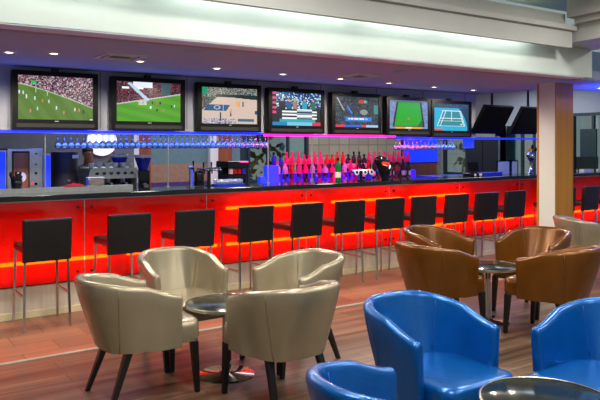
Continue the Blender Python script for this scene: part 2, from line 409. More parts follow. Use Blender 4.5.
# ================================================================== TUB CHAIRS
AF = .205
def flare_at(t):
    a = 1-abs(2*t-1); return .03+.115*max(0, min(1, (a-.3)/.6))
def chair_path(t, W, af, D):
    # t 0..1 from right arm front round the back to left arm front
    arm = .25; Ls = af+.02
    if t < arm: return (W, af-(t/arm)*Ls)
    if t > 1-arm: return (-W, af-((1-t)/arm)*Ls)
    ph = (t-arm)/(1-2*arm)*PI; c_, s_ = math.cos(ph), math.sin(ph); e = 2/2.35
    return (W*math.copysign(abs(c_)**e, c_), -.02-D*abs(s_)**e)
def rimh(t):
    a = 1-abs(2*t-1)                      # 0 at the arm front, 1 at the back
    a = min(1, a/.86); q = a*a*(3-2*a)
    return .703+.117*(q*.7+a*.3)
def make_chair(name, label, kind, loc, rz, group):
    root = thing(name, label, 'armchair', loc, rz, group)
    ZB, T = .345, .062; n = 49
    bm = bmesh.new(); rings = []
    ts = [i/(n-1) for i in range(n)]
    def ring(t, sh=1, push=0):
        h = rimh(t); a = 1-abs(2*t-1); flare = flare_at(t)
        pts = []
        W, D = .325, .355
        x, y = chair_path(t, W, AF, D)
        x1, y1 = chair_path(min(1, t+.004), W, AF, D); x0, y0 = chair_path(max(0, t-.004), W, AF, D)
        tx, ty = x1-x0, y1-y0; l = math.hypot(tx, ty); nx, ny = ty/l, -tx/l       # outward
        if nx*x+ny*(y-.0) < 0: nx, ny = -nx, -ny
        cs = []
        def P(off, z):
            return (x-nx*off, y-ny*off+push, z)
        prof = []
        for k in range(5):
            f = k/5; z = ZB+(h-.03-ZB)*f; ins = flare*(1-f)**1.2
            prof.append((ins, z))
        for k in range(7):
            an = PI*k/6; prof.append((T/2-T/2*math.cos(an), h-.03+T/2*math.sin(an)))
        for k in range(5):
            f = 1-(k+1)/5; prof.append((T+flare*(1-f)**1.2, ZB+(h-.03-ZB)*f))
        mid = T/2
        return [bm.verts.new(P(mid+(o-mid)*sh, (z if sh == 1 else ZB+(z-ZB)*(1-(1-sh)*.035/(h-ZB)*.8)))) for o, z in prof]
    seq = [(0, .35, .021), (0, .7, .017), (0, .92, .008)]+[(t, 1, 0) for t in ts]+[(1, .92, .008), (1, .7, .017), (1, .35, .021)]
    for t, sh, pu in seq: rings.append(ring(t, sh, pu))
    m_ = len(rings[0])
    for A, B in zip(rings, rings[1:]):
        for k in range(m_): bm.faces.new((A[k], A[(k+1) % m_], B[(k+1) % m_], B[k]))
    bm.faces.new(rings[0][::-1]); bm.faces.new(rings[-1])
    shell = smooth_by_angle(link('backrest', bm, kind, root), 50)
    # seams
    for t in (.33, .67):
        for inner in (0, 1):
            pts = []
            for k in range(9):
                f = k/8; h = rimh(t); a = 1-abs(2*t-1); fl = flare_at(t)
                x, y = chair_path(t, .325, AF, .355); x1, y1 = chair_path(t+.004, .325, AF, .355)
                tx, ty = x1-x, y1-y; l = math.hypot(tx, ty); nx, ny = ty/l, -tx/l
                if nx*x+ny*y < 0: nx, ny = -nx, -ny
                z0 = ZB if not inner else .5
                z = z0+(h-.03-z0)*f; ff = (z-ZB)/(h-.03-ZB)
                off = fl*(1-ff)**1.2-.0008 if not inner else T+fl*(1-ff)**1.2+.0008
                pts.append((x-nx*off, y-ny*off, z))
            bm = bmesh.new(); tube(bm, pts, .0028, 5); link('seam', bm, kind+'_seam', shell, smooth=True)
    # seat cushion
    bm = bmesh.new(); N_ = 40
    def plan(sc, z, rd=.19):
        out = []
        for i in range(N_):
            ph = 2*PI*i/N_; c_, s_ = math.cos(ph), math.sin(ph); e = 2/5.0
            w = .262 if s_ < .3 else .262+.026*min(1, (s_-.3)/.3)
            if s_ <= 0: e = 2/2.2
            if s_ <= 0: w *= 1-.12*s_*s_
            x = w*math.copysign(abs(c_)**e, c_)*sc; y = (.405 if s_ > 0 else rd)*math.copysign(abs(s_)**e, s_)*(sc if s_ <= 0 or sc > .96 else 1-(1-sc)*.35)
            out.append(bm.verts.new((x, y+.01, z)))
        return out
    R = [plan(.9, .352, .12), plan(.985, .358, .125), plan(1, .38, .135), plan(1, .455, .185), plan(.985, .478), plan(.94, .492), plan(.75, .502), plan(.4, .507)]
    for A, B in zip(R, R[1:]):
        for k in range(N_): bm.faces.new((A[k], A[(k+1) % N_], B[(k+1) % N_], B[k]))
    bm.faces.new(R[0][::-1]); bm.faces.new(R[-1])
    smooth_by_angle(link('seat', bm, kind, root), 60)
    # legs
    for sx in (-1, 1):
        for fy in (1, 0):
            bm = bmesh.new()
            if fy: p1, p0 = (sx*.235, .345, .36), (sx*.24, .37, 0)
            else: p1, p0 = (sx*.19, -.10, .36), (sx*.222, -.235, 0)
            vs = []
            for (px_, py_, z_), r in ((p0, .0155), (p1, .025)):
                for dx, dy in ((-1, -1), (1, -1), (1, 1), (-1, 1)): vs.append(bm.verts.new((px_+dx*r, py_+dy*r, z_)))
            for q in ((3, 2, 1, 0), (4, 5, 6, 7), (0, 1, 5, 4), (1, 2, 6, 5), (2, 3, 7, 6), (3, 0, 4, 7)): bm.faces.new([vs[i] for i in q])
            bmesh.ops.bevel(bm, geom=list(bm.edges), offset=.003, segments=1, affect='EDGES')
            link('leg', bm, 'darkwood', root)
    return root
R_ = math.radians
creamB = make_chair('tub_chair', 'cream leather tub chair facing the camera from behind its table, left rear', 'cream', (2.31, 5.10, 0), R_(180), 'cream tub chairs')
dup(creamB, (1.67, 4.48, 0), R_(272), 'cream leather tub chair nearest the left edge, its back to the camera, facing right', 'cream tub chairs')
dup(creamB, (2.44, 3.76, 0), R_(2), 'cream leather tub chair right of centre front, its seamed back turned to the camera', 'cream tub chairs')
dup(creamB, (3.04, 4.49, 0), R_(95), 'cream leather tub chair right of its table, open side facing left, behind the seamed back', 'cream tub chairs')
dup(creamB, (7.57, 4.9, 0), R_(238), 'cream leather tub chair at the right edge in front of the column', 'cream tub chairs')
brownE = make_chair('tub_chair', 'brown leather tub chair at the left of the brown group, its back to the camera', 'brown', (4.51, 4.42, 0), R_(270), 'brown tub chairs')
dup(brownE, (5.2, 5.04, 0), R_(190), 'brown leather tub chair at the rear left, mostly hidden behind another brown chair', 'brown tub chairs')
dup(brownE, (5.93, 4.42, 0), R_(97), 'brown leather tub chair directly in front of the column, open side facing left', 'brown tub chairs')
dup(brownE, (5.26, 3.68, 0), R_(8), 'brown leather tub chair at the front right of the brown group', 'brown tub chairs')
blueJ = make_chair('tub_chair', 'blue leather tub chair in the middle foreground with its whole seat in view', 'blue', (2.71, 2.70, 0), R_(180), 'blue tub chairs')
dup(blueJ, (3.38, 2.06, 0), R_(95), 'blue leather tub chair cut off by the right edge of the frame', 'blue tub chairs')
dup(blueJ, (1.84, 1.99, 0), R_(270), 'blue leather tub chair cut off at the bottom, only its rim in view', 'blue tub chairs')

# ================================================================== TABLES
def make_table(label, loc):
    root = thing('round_table', label, 'table', loc, 0, 'round pedestal tables')
    bm = bmesh.new(); lathe(bm, [(0, .515), (.29, .515), (.295, .52), (.295, .533), (.29, .5355), (0, .5355)], 56); smooth_by_angle(link('tabletop', bm, 'tabletop', root))
    bm = bmesh.new(); lathe(bm, [(.293, .513), (.3, .515), (.302, .525), (.3, .535), (.295, .5375), (.292, .5365), (.292, .513)], 56); smooth_by_angle(link('edge_band', bm, 'rim', root))
    bm = bmesh.new(); lathe(bm, [(0, .018), (.028, .018), (.028, .51), (.09, .511), (.09, .516), (0, .516)], 28); smooth_by_angle(link('pole', bm, 'chrome', root))
    bm = bmesh.new(); lathe(bm, [(0, 0), (.208, 0), (.21, .006), (.195, .013), (.06, .019), (.045, .03), (.028, .032), (0, .032)], 56); smooth_by_angle(link('base', bm, 'chrome', root))
    return root
T1 = make_table('round dark table with chrome pedestal among the cream chairs', (2.375, 4.45, 0))
dup(T1, (5.17, 4.38, 0), 0, 'round dark table with chrome pedestal among the brown chairs')
dup(T1, (2.68, 1.93, 0), 0, 'round black table at the bottom right among the blue chairs')

# ================================================================== BAR STOOLS
def make_stool(label, loc):
    root = thing('bar_stool', label, 'bar stool', loc, 0, 'bar stools along the red bar')
    bx('seat', 'stoolpad', root, -.2, .2, -.19, .225, .70, .765, bev=.018)
    bm = bmesh.new(); box(bm, -.217, .217, -.245, -.185, .625, 1.015, bev=.012)
    for v in bm.verts: v.co.y -= max(0, v.co.z-.7)*.1
    link('backrest', bm, 'stoolpad', root)
    for sx in (-1, 1):
        for y0, y1 in ((-.235, -.19), (.21, .19)):
            bm = bmesh.new(); cone(bm, (sx*.205, y0, 0), (sx*.19, y1, .72), .014, .017, 4, PI/4); link('leg', bm, 'chrome', root)
        bm = bmesh.new(); box(bm, sx*.2-.008, sx*.2+.008, -.22, .2, .30, .32); link('side_rail', bm, 'chrome', root)
    bm = bmesh.new(); box(bm, -.19, .19, -.18, .2, .685, .7); link('seat_frame', bm, 'chrome', root)
    return root
cx = [1.62, 2.39, 3.11, 3.83, 4.51, 5.16, 5.81, 6.38, 7.00, 7.62, 8.23, 9.47, 10.12, 10.77]
lab = ['leftmost black bar stool, standing alone at the left of the red bar',
 'second black bar stool from the left, above the cream chair back',
 'third black bar stool from the left, behind the rear cream chair',
 'fourth black bar stool from the left, between the two rear cream chairs',
 'fifth black bar stool from the left, behind the right-hand cream chair',
 'sixth black bar stool from the left, just right of the right-hand cream chair',
 'seventh black bar stool from the left, just left of the brown chairs',
 'eighth black bar stool from the left, behind the left brown chairs',
 'ninth black bar stool from the left, third from the column',
 'tenth black bar stool from the left, next but one to the column',
 'eleventh black bar stool from the left, closest to the left of the column',
 'black bar stool half hidden by the right side of the oak column',
 'black bar stool fully in view right of the oak column',
 'black bar stool at the far right edge beyond the column']
st0 = None
rots = [0, 1.5, -2, 2, 3, -1, -3, 2, 1, -2, 1, 0, 2, -1]
for x, l, r in zip(cx, lab, rots):
    if st0 is None: st0 = make_stool(l, (x-.02, 6.69, 0))
    else: dup(st0, (x-.02, 6.69, 0), R_(r), l)

# ================================================================== TELEVISIONS
def hsh(*a):
    v = math.sin(sum(x*k for x, k in zip(a, (12.9898, 78.233, 37.719))))*43758.5453
    return v-math.floor(v)
def mixc(a, b, t): return tuple(x+(y-x)*t for x, y in zip(a, b))
def crowd(u, v, s, cols):
    return cols[int(hsh(int(u*90), int(v*60), s)*len(cols))]
def seg(u, v, x0, y0, x1, y1, w):
    dx, dy = x1-x0, y1-y0; t = max(0, min(1, ((u-x0)*dx+(v-y0)*dy)/(dx*dx+dy*dy)))
    return math.hypot(u-x0-t*dx, (v-y0-t*dy)) < w
def img1(u, v):
    edge = .80-.52*max(0, u)**1.25
    if v > edge+.02:
        if .17 < u < .23 and .82 < v < .88: return (20, 200, 90)
        return crowd(u, v, 1, [(130, 60, 76), (190, 170, 176), (54, 44, 60), (160, 96, 110), (36, 30, 46), (206, 200, 210), (90, 70, 90), (70, 60, 84)])
    if v > edge: return (190, 200, 170)
    for x, y, c in ((.02, .62, (230, 240, 250)), (.07, .60, (220, 225, 230)), (.11, .52, (230, 235, 240)), (.22, .49, (210, 230, 230)), (.32, .44, (220, 120, 90)), (.40, .42, (200, 220, 220)),
                    (.16, .2, (230, 130, 100)), (.25, .25, (190, 220, 220)), (.5, .28, (230, 240, 250)), (.6, .17, (230, 120, 100)), (.75, .25, (230, 230, 230)), (.81, .24, (230, 130, 110)), (.87, .2, (20, 20, 20))):
        if abs(u-x) < .009 and abs(v-y) < .04: return c
    if seg(u, v, .23, .72, .38, .66, .008) or seg(u, v, .23, .62, .23, .72, .006) or seg(u, v, .38, .56, .38, .66, .006): return (220, 225, 220)
    if u > .96 and v < .03: return (230, 230, 230)
    return mixc((84, 122, 42), (92, 130, 50), (int(u*9+v*4) % 2))
def img2(u, v):
    e = .44+.3*u
    if seg(u, v, .2, .95, .47, .55, .03): return (190, 210, 240)
    if v > .86 and .25 < u < .55: return (235, 240, 250)
    if (.08 < u < .19 or .29 < u < .41) and .82 < v < .87: return (255, 255, 255)
    if v > e:
        if .68 < u < .83 and v > .68: return (60, 90, 96)
        return crowd(u, v, 2, [(60, 24, 40), (120, 40, 60), (30, 20, 34), (150, 90, 100), (24, 22, 30), (70, 60, 80)])
    if v > e-.03: return (200, 190, 200)
    if .33 < u < .46 and .42 < v < .55: return mixc((150, 180, 150), (220, 230, 220), hsh(int(u*60), int(v*40), 3))
    for x, y, c in ((.37, .42, (230, 60, 40)), (.46, .48, (220, 50, 40)), (.55, .48, (20, 20, 20)), (.62, .48, (210, 80, 60)), (.67, .48, (20, 20, 30)), (.85, .4, (20, 20, 20)), (.9, .42, (200, 220, 220)), (.52, .36, (250, 250, 250)), (.62, .3, (30, 30, 30)), (.72, .29, (200, 120, 80))):
        if abs(u-x) < .012 and abs(v-y) < .032: return c
    return mixc((84, 164, 32), (76, 152, 30), (int(v*8+u*3) % 2))
def img3(u, v):
    if v > .74-.1*(u > .5)*(u-.5):
        if v < .82 and u > .25: return (16, 36, 40)
        if (u < .1 and v > .8) or (u > .9 and .66 < v < .75): return (20, 150, 110)
        return crowd(u, v, 4, [(60, 90, 90), (120, 140, 130), (40, 50, 60), (190, 170, 150), (30, 60, 60), (150, 150, 150)])
    if u < .28*(v-.35)/.4 and v > .35: return crowd(u, v, 5, [(20, 120, 90), (20, 60, 100), (160, 110, 60), (30, 40, 60)])
    if .36 < v < .52 and (v-.36)*.5+.03 < u < .5-(.52-v)*.4:
        if abs(math.hypot((u-.27), (v-.45)*1.1)-.05) < .008 or abs(u-.38) < .006: return (200, 210, 220)
        return (20, 84, 130)
    for x, y, c in ((.17, .45, (240, 170, 40)), (.52, .36, (240, 160, 40)), (.51, .28, (40, 40, 60)), (.62, .56, (240, 170, 50)), (.66, .55, (230, 150, 60)), (.74, .56, (40, 100, 80)), (.84, .5, (220, 190, 190)), (.88, .42, (220, 190, 180)), (.33, .25, (40, 60, 70)), (.33, .15, (40, 50, 80))):
        if abs(u-x) < .014 and abs(v-y) < .07: return c
    if .64 < u < .94 and .07 < v < .14: return (40, 110, 130)
    if v < .14 and u < .6: return crowd(u, v, 6, [(200, 190, 190), (60, 50, 90), (150, 150, 190), (220, 210, 200)])
    if .96 < u and .28 < v < .38: return (30, 70, 130)
    return (214, 190, 176)
def img4(u, v):
    if v < .11: return (20, 130, 190) if u < .3 else ((120, 200, 230) if u < .82 else (220, 50, 80))
    if u < .08 and v > .3: return (230, 60, 130) if int(v*14) % 2 else (14, 20, 34)
    if v < .2: return (30, 170, 180) if .15 < u < .88 else (14, 30, 44)
    if v < .5:
        if .2 < u < .92:
            b = int((v-.2)/.3*6)
            if .5 < u < .82: return (240, 250, 250) if (b+int(v*30)) % 2 else (16, 60, 90)
            return (246, 250, 250) if b % 2 == 0 else (10, 24, 34)
        return (10, 30, 40)
    for x, w, c in ((.2, .07, (14, 26, 34)), (.34, .05, (20, 90, 140)), (.46, .04, (160, 130, 110)), (.66, .05, (40, 160, 190)), (.84, .05, (20, 110, 90))):
        if abs(u-x) < w and v < .72: return c
        if math.hypot(u-x, (v-.77)*.8) < .03: return (210, 150, 130)
    return crowd(u*.5, v*.5, 7, [(20, 70, 150), (20, 120, 190), (20, 30, 90), (200, 240, 240), (14, 50, 110), (16, 40, 80)])
def img5(u, v):
    if v < .085: return (230, 50, 70) if u < .22 else ((40, 100, 220) if u < .62 else ((230, 50, 70) if u < .72 else (160, 200, 240)))
    if .22+.02*math.sin(v*30) < u < .84 and .2 < v < .34:
        if .3 < u < .74 and .25 < v < .30 and hsh(int(u*60), 1, 2) > .3: return (230, 245, 255)
        return (30, 130, 230)
    if seg(u, v, .28, .68, .38, .46, .02): return (40, 130, 240)
    if seg(u, v, .05, .95, .2, .55, .012): return (170, 180, 190)
    if math.hypot(u-.6, (v-.85)) < .07: return (190, 70, 60)
    if math.hypot(u-.68, (v-.85)) < .05: return (130, 180, 170)
    if math.hypot(u-.66, (v-.5)) < .09: return (140, 150, 150)
    if u > .9 and .45 < v < .75: return (60, 140, 140)
    return crowd(u*.8, v*.8, 8, [(30, 50, 60), (50, 70, 80), (20, 30, 40), (90, 100, 110), (24, 36, 60), (40, 40, 50)])
def img6(u, v):
    l = .12+.12*v; r = .88-.1*v
    if v < .07: return (236, 170, 40) if .15 < u < .85 and not .42 < u < .58 else ((240, 220, 200) if .42 < u < .58 else (120, 150, 190))
    if v > .95: return (90, 110, 140)
    if l < u < r and .09 < v < .93:
        if math.hypot(u-.5, v-.36) < .025: return (240, 60, 30)
        if math.hypot(u-.48, v-.27) < .015 or math.hypot(u-.53, v-.8) < .01: return (10, 60, 20)
        if u > .68 and v < .3 and (u-.68) > v*.5: return (10, 110, 30)
        return (14, 168, 24)
    if l-.045 < u < r+.045: return (26, 22, 40)
    return crowd(u*.4, v*.4, 9, [(110, 140, 190), (130, 150, 190), (90, 120, 170)])
def img7(u, v):
    if v > .84: return crowd(u, v, 10, [(30, 60, 70), (70, 100, 110), (20, 40, 50)])
    if v < .06 and u < .25: return (230, 90, 60)
    def quad(m): return .22*v+.02+m < u < .98-.12*v-m
    if u > .98-.35*v*v-.02: return (20, 60, 84)
    ln = False
    for a in (.10, .18): 
        if seg(u, v, a, .18, a+.16, .74, .009) or seg(u, v, .92-a*.4, .18, .80-a*.4, .74, .009): ln = True
    for y in (.18, .36, .46, .74):
        if abs(v-y) < .010 and .12+.2*(v-.18) < u < .86-.16*(v-.18): ln = True
    if seg(u, v, .5, .36, .5, .74, .007): ln = True
    if math.hypot(u-.78, v-.24) < .025: return (250, 240, 200)
    if ln: return (230, 245, 250)
    if .13+.25*(v-.18) < u < .88-.2*(v-.18) and .18 < v < .74: return (40, 140, 150)
    return (30, 178, 214)
def screen_mat():
    m, t, b = new('lit_screen'); N = t.nodes; L = t.links
    a = N.new('ShaderNodeVertexColor'); a.layer_name = 'picture'
    b.inputs['Base Color'].default_value = (.01, .01, .01, 1); b.inputs['Roughness'].default_value = .2
    L.new(a.outputs['Color'], b.inputs['Emission Color']); b.inputs['Emission Strength'].default_value = 1.0
    return m
M['screen'] = screen_mat()
def make_screen(fn, w, h, parent):
    nx, ny = 120, 76; verts = []; faces = []; cols = []
    for j in range(ny+1):
        for i in range(nx+1): verts.append((-w/2+w*i/nx, 0, h*j/ny))
    for j in range(ny):
        for i in range(nx):
            a = j*(nx+1)+i; faces.append((a, a+1, a+nx+2, a+nx+1)); cols.append(fn((i+.5)/nx, (j+.5)/ny))
    me = bpy.data.meshes.new('screen'); me.from_pydata(verts, [], faces)
    ca = me.color_attributes.new('picture', 'FLOAT_COLOR', 'CORNER')
    flat = []
    for c_ in cols:
        l = (*lin(c_), 1.0); flat.extend(l*4)
    ca.data.foreach_set('color', flat); me.materials.append(M['screen'])
    o = bpy.data.objects.new('screen', me); COL.objects.link(o); o.parent = parent
    return o
TVL = ['wall television at the far left showing a football match with a packed pink crowd',
 'second wall television from the left showing football under bright white roof lights',
 'wall television showing a basketball court with a blue key',
 'wall television showing a studio panel behind a striped white desk',
 'wall television with a blue caption banner across a dark picture',
 'wall television showing a green snooker table',
 'wall television showing a turquoise tennis court']
TW, TH = .87, .6
tvx = (1.90, 2.92, 3.95, 4.93, 5.93, 6.90, 7.79)
for i, x in enumerate(tvx):
    zb = 1.853-.0075*max(0, i-1)-(.012 if i == 6 else 0)
    tv = thing('television', TVL[i], 'television', (x, 7.3, zb), 0, 'lit televisions above the bar')
    h = TH-.008*min(i, 5)
    bx('casing', 'tvblack', tv, -TW/2, TW/2, 0.004, .085, 0, h, bev=.006)
    bm = bmesh.new()
    box(bm, -TW/2, -TW/2+.055, -.012, .004, .0, h); box(bm, TW/2-.055, TW/2, -.012, .004, .0, h)
    box(bm, -TW/2+.055, TW/2-.055, -.012, .004, h-.05, h); box(bm, -TW/2+.055, TW/2-.055, -.012, .004, 0, .1)
    link('bezel', bm, 'tvblack', tv)
    sc = make_screen((img1, img2, img3, img4, img5, img6, img7)[i], TW-.11, h-.15, tv); sc.location = (0, -.001, .1)
    bx('speaker_slot', 'black', tv, -TW/2+.04, TW/2-.04, -.014, -.012, .02, .06)
    bx('logo', 'steel', tv, -.02, .02, -.0135, -.012, .078, .088)
    bx('wall_bracket', 'black', tv, -.16, .16, .085, .145, .15, .45)
    bm = bmesh.new(); box(bm, -.03, .03, .02, .09, h, h+.035); link('top_clip', bm, 'black', tv)
for px, lb in ((486, 'switched-off black television hanging tilted on a pole, left of the pair'), (522, 'switched-off black television hanging tilted beside the column, right of the pair')):
    x = at(px, 118, 7.4)[0]
    tv = thing('television', lb, 'television', (x, 7.4, 1.88), 0, 'switched-off televisions on poles')
    T_ = R_(-32)
    for nm, m, a in (('casing', 'tvblack', (-.34, .34, -.03, .03, 0, .5)), ('screen', 'tvblack', (-.31, .31, -.034, -.03, .04, .46))):
        o = bx(nm, m, tv, *a); o.rotation_euler = (-T_, 0, 0)
    bm = bmesh.new(); cone(bm, (.0, -.12, .3), (.0, -.12, 1.115), .02, .02, 10); link('pole', bm, 'black', tv)

# ================================================================== LED RAILS, POSTS, RACKS
def led(a, b, m, lb, z):
    r = thing('led_rail', lb, 'light strip', (0, 7.45, z))
    bx('channel', 'gloss', r, a, b, -.1, .08, -.016, 0.0)
    bx('light_strip', m, r, a, b, -.118, -.1, -.022, .006)
    return r
xl0, xl1, xl2, xl3 = -3.9, at(264, 134, 7.33)[0], at(396, 137, 7.33)[0], at(540, 140, 7.33)[0]
led(xl0, xl1, 'blueled', 'blue glowing light strip under the left televisions', 1.838)
led(xl1+.005, xl2-.005, 'pinkled', 'magenta glowing light strip under the middle televisions', 1.82)
led(xl2, xl3, 'blueled', 'blue glowing light strip running right to the column', 1.795)
# coloured light thrown by the rails onto glasses and bottles
area('blue_rail_glow', (3.0, 7.5, 1.80), (R_(25), 0, 0), 3.6, .08, 17, (.04, .12, 1))
area('magenta_rail_glow', (6.2, 7.5, 1.79), (R_(35), 0, 0), 2.9, .08, 60, (1, .04, .4))
area('blue_rail_glow', (9.0, 7.5, 1.76), (R_(25), 0, 0), 2.4, .08, 16, (.04, .12, 1))
area('blue_ceiling_wash', (1.8, 7.24, 1.9), (R_(205), 0, 0), 4.0, .05, 5, (.03, .1, 1))
area('violet_ceiling_wash', (6.0, 7.24, 1.9), (R_(205), 0, 0), 4.0, .05, 3, (.35, .12, 1))
area('blue_ceiling_wash', (10.2, 5.2, 2.1), (R_(180), 0, 0), 3.0, .6, 90, (.03, .1, 1))  # added uplight without a fitting, turns the ceiling right of the column blue
for i, px in enumerate((45, 168, 268, 312)):
    x = at(px, 150, 7.4)[0]
    bm = bmesh.new(); cone(bm, (0, 0, 1.2), (0, 0, 1.815), .009, .009, 10)
    cone(bm, (0, 0, 1.2), (0, 0, 1.21), .025, .025, 12)
    o = link('canopy_post', bm, 'steel'); o.location = (x, 7.4, 0)
    tag(o, ['thin steel post left of the boiler, counter to light rail', 'thin steel post left of the beer taps, counter to light rail', 'thin steel post where the blue rail turns magenta', 'thin steel post beside the bottle shelves'][i], 'post', 'thin posts holding the light rail')
# hanging wine glasses
bm = bmesh.new(); lathe(bm, [(.034, 0), (.036, -.002), (.004, -.008), (.0035, -.07), (.012, -.08), (.034, -.105), (.038, -.135), (.03, -.165), (.0285, -.165), (.036, -.135), (.03, -.106), (0, -.085)], 12)
g0 = link('wine_glass', bm, 'glass', smooth=True)
first = True
def hang(x, y, z, lb, grp):
    global first
    if first: o = g0; first = False; o.location = (x, y, z); tag(o, lb, 'wine glass', grp)
    else: o = g0.copy(); COL.objects.link(o); o.location = (x, y, z); o['label'] = lb; o['group'] = grp
xa, xe = at(57, 140, 7.7)[0], at(264, 140, 7.7)[0]
for row, y in enumerate((7.66, 7.78, 7.90)):
    k = 0; x = (xa, xa+.55, xa+1.3)[row]
    while x < xe:
        hang(x, y, 1.812, 'upturned wine glass hanging in the blue-lit rack over the left of the bar', 'hanging glasses on the left rack'); x += .07; k += 1
xa2, xe2 = at(398, 140, 7.7)[0], at(452, 140, 7.7)[0]
for row, y in enumerate((7.66, 7.78)):
    x = xa2+row*.03
    while x < xe2:
        hang(x, y, 1.775, 'upturned wine glass hanging in the small rack right of the bottles', 'hanging glasses on the right rack'); x += .088
for nm, a, b, z in (('left', xa-.05, xe+.05, 1.82), ('right', xa2-.05, xe2+.05, 1.781)):
    bm = bmesh.new()
    for y in (7.62, 7.70, 7.74, 7.82, 7.86, 7.94): box(bm, a, b, y-.004, y+.004, z-.004, z+.004)
    for k in range(5):
        xx = a+(b-a)*k/4; box(bm, xx-.006, xx+.006, 7.56, 7.95, z+.004, z+.014)
    tag(link('glass_rack', bm, 'steel'), 'steel rod rack holding upturned glasses over the %s of the bar' % nm, 'glass rack')

# ================================================================== BACK BAR
bb = thing('back_bar', 'low dark back counter behind the bar carrying machines and bottles', 'back counter', (0, 8.3, 0))
bx('cabinet', 'charcoal', bb, -1, 12, -.25, .4, 0, .94); bx('worktop', 'gloss', bb, -1, 12, -.3, .42, .94, .97)
WZ = .97
def ax(px, Y=8.2): return at(px, 144, Y)[0]
# stepped glowing shelf
sx0, sx1 = ax(266), at(411, 144, 8.45)[0]
tiers = [(.0, .10, .03), (.12, .22, .17), (.24, .36, .30)]
mid = sx0+.55
for k, (y0, y1, z) in enumerate(tiers):
    sh = thing('bottle_shelf', ['low front step of the glowing blue and violet bottle shelf', 'middle step of the glowing blue and violet bottle shelf', 'tall rear step of the glowing blue and violet bottle shelf'][k], 'shelf', (0, 8.1, WZ), 0, 'glowing bottle shelf steps')
    bx('blue_end', 'bluebox', sh, sx0+.1*k, mid, y0, y1+.018, 0, z)
    bx('violet_run', 'violetbox', sh, mid+.002, sx1, y0, y1+.018, 0, z)
tag(bx('acrylic_box', 'bluebox', None, ax(264, 8.05), ax(276, 8.05), 7.98, 8.06, WZ, WZ+.43), 'tall blue glowing acrylic box at the left end of the bottles', 'acrylic box')
tag(bx('acrylic_box', 'bluebox', None, ax(258, 8.05), ax(263.4, 8.05), 7.98, 8.06, WZ, WZ+.28), 'short blue glowing acrylic box left of the tall one', 'acrylic box')
M['b_pink'] = bottle_mat('pink_light_tinted_glass', (250, 64, 150)); M['b_red'] = bottle_mat('red_glass', (230, 24, 40))  # pink LED light on clear bottles is put into the pink glass colour
M['b_clear'] = bottle_mat('clear_glass_bottle', (215, 215, 240)); M['b_dark'] = bottle_mat('dark_wine_glass', (44, 18, 26), .3)
M['b_green'] = bottle_mat('green_glass', (20, 140, 60)); M['b_blue'] = bottle_mat('blue_light_tinted_glass', (60, 80, 240)); M['b_violet'] = bottle_mat('violet_light_tinted_glass', (110, 50, 240)); M['b_amber'] = bottle_mat('amber_glass', (190, 90, 30))  # blue and violet glow on the bottles is put into their glass colour
M['label_w'] = mat('white_paper_label', (220, 205, 190), .6); M['label_k'] = mat('dark_paper_label', (60, 40, 60), .6)
PROF = {'wine': [(0, 0), (.037, 0), (.039, .006), (.039, .2), (.034, .222), (.0145, .25), (.0135, .3), (.0155, .302), (.0155, .31), (0, .31)],
        'spirit': [(0, 0), (.042, 0), (.044, .006), (.044, .175), (.038, .195), (.016, .215), (.0145, .265), (0, .265)],
        'slim': [(0, 0), (.034, 0), (.036, .006), (.036, .2), (.03, .225), (.013, .255), (.012, .305), (0, .305)]}
proto = {}
def bottle(kind, m, cap, lm, loc, label, grp):
    key = (kind, m, cap, lm)
    if key not in proto:
        r = thing('bottle', label, 'bottle', loc, 0, grp); bm = bmesh.new(); lathe(bm, PROF[kind], 14); smooth_by_angle(link('body', bm, m, r))
        h = PROF[kind][-1][1]; rr = PROF[kind][2][0]
        bm = bmesh.new(); cone(bm, (0, 0, h-.035), (0, 0, h+.006), .0165, .0165, 12); link('cap', bm, cap, r)
        bm = bmesh.new(); lathe(bm, [(rr+.0008, .05), (rr+.0008, .125)], 14); link('paper_label', bm, lm, r, smooth=True)
        proto[key] = r
    else: r = dup(proto[key], loc, None, label, grp)
    return r
NM = {'b_pink': 'pink', 'b_red': 'red', 'b_clear': 'clear', 'b_dark': 'dark', 'b_green': 'green', 'b_blue': 'blue', 'b_violet': 'violet', 'b_amber': 'amber'}  # pink, blue and violet name light colours painted into the glass
TN = ['front step', 'middle step', 'top step']
for k, (y0, y1, z) in enumerate(tiers):
    Y = 8.1+(y0+y1)/2; n = [17, 23, 26][k]
    xs0 = ax(268+3*k, Y); xs1 = ax(408, Y)
    for i in range(n):
        f = i/(n-1); x = xs0+(xs1-xs0)*f+random.uniform(-.008, .008); px = 268+140*f
        if k == 2: m = 'b_blue' if f < .08 else ('b_pink' if f < .33 else ('b_red' if f < .5 else ('b_dark' if f < .68 else 'b_pink')))
        elif k == 1: m = random.choice(['b_blue', 'b_clear']) if f < .12 else (random.choice(['b_pink', 'b_red', 'b_clear', 'b_pink']) if f < .55 else random.choice(['b_red', 'b_dark', 'b_amber', 'b_dark']))
        else: m = random.choice(['b_violet', 'b_blue', 'b_violet', 'b_dark', 'b_blue', 'b_pink']) if f < .7 else 'b_dark'
        kind = 'slim' if k == 2 and f > .66 else random.choice(['spirit', 'wine', 'slim'] if k < 2 else ['spirit', 'slim', 'slim'])
        if k == 0 and f > .7: kind = 'spirit'
        bottle(kind, m, 'gloss' if m in ('b_dark', 'b_blue', 'b_amber') else ('red' if m == 'b_red' else 'b_pink'),
               'label_w' if (k == 0 or m == 'b_dark') and (i % 3 or f > .7) else 'label_k', (x, Y, WZ+z),
               '%s bottle on the %s of the glowing bottle shelf' % (NM[m], TN[k]), '%s bottles on the %s' % (NM[m], TN[k]))

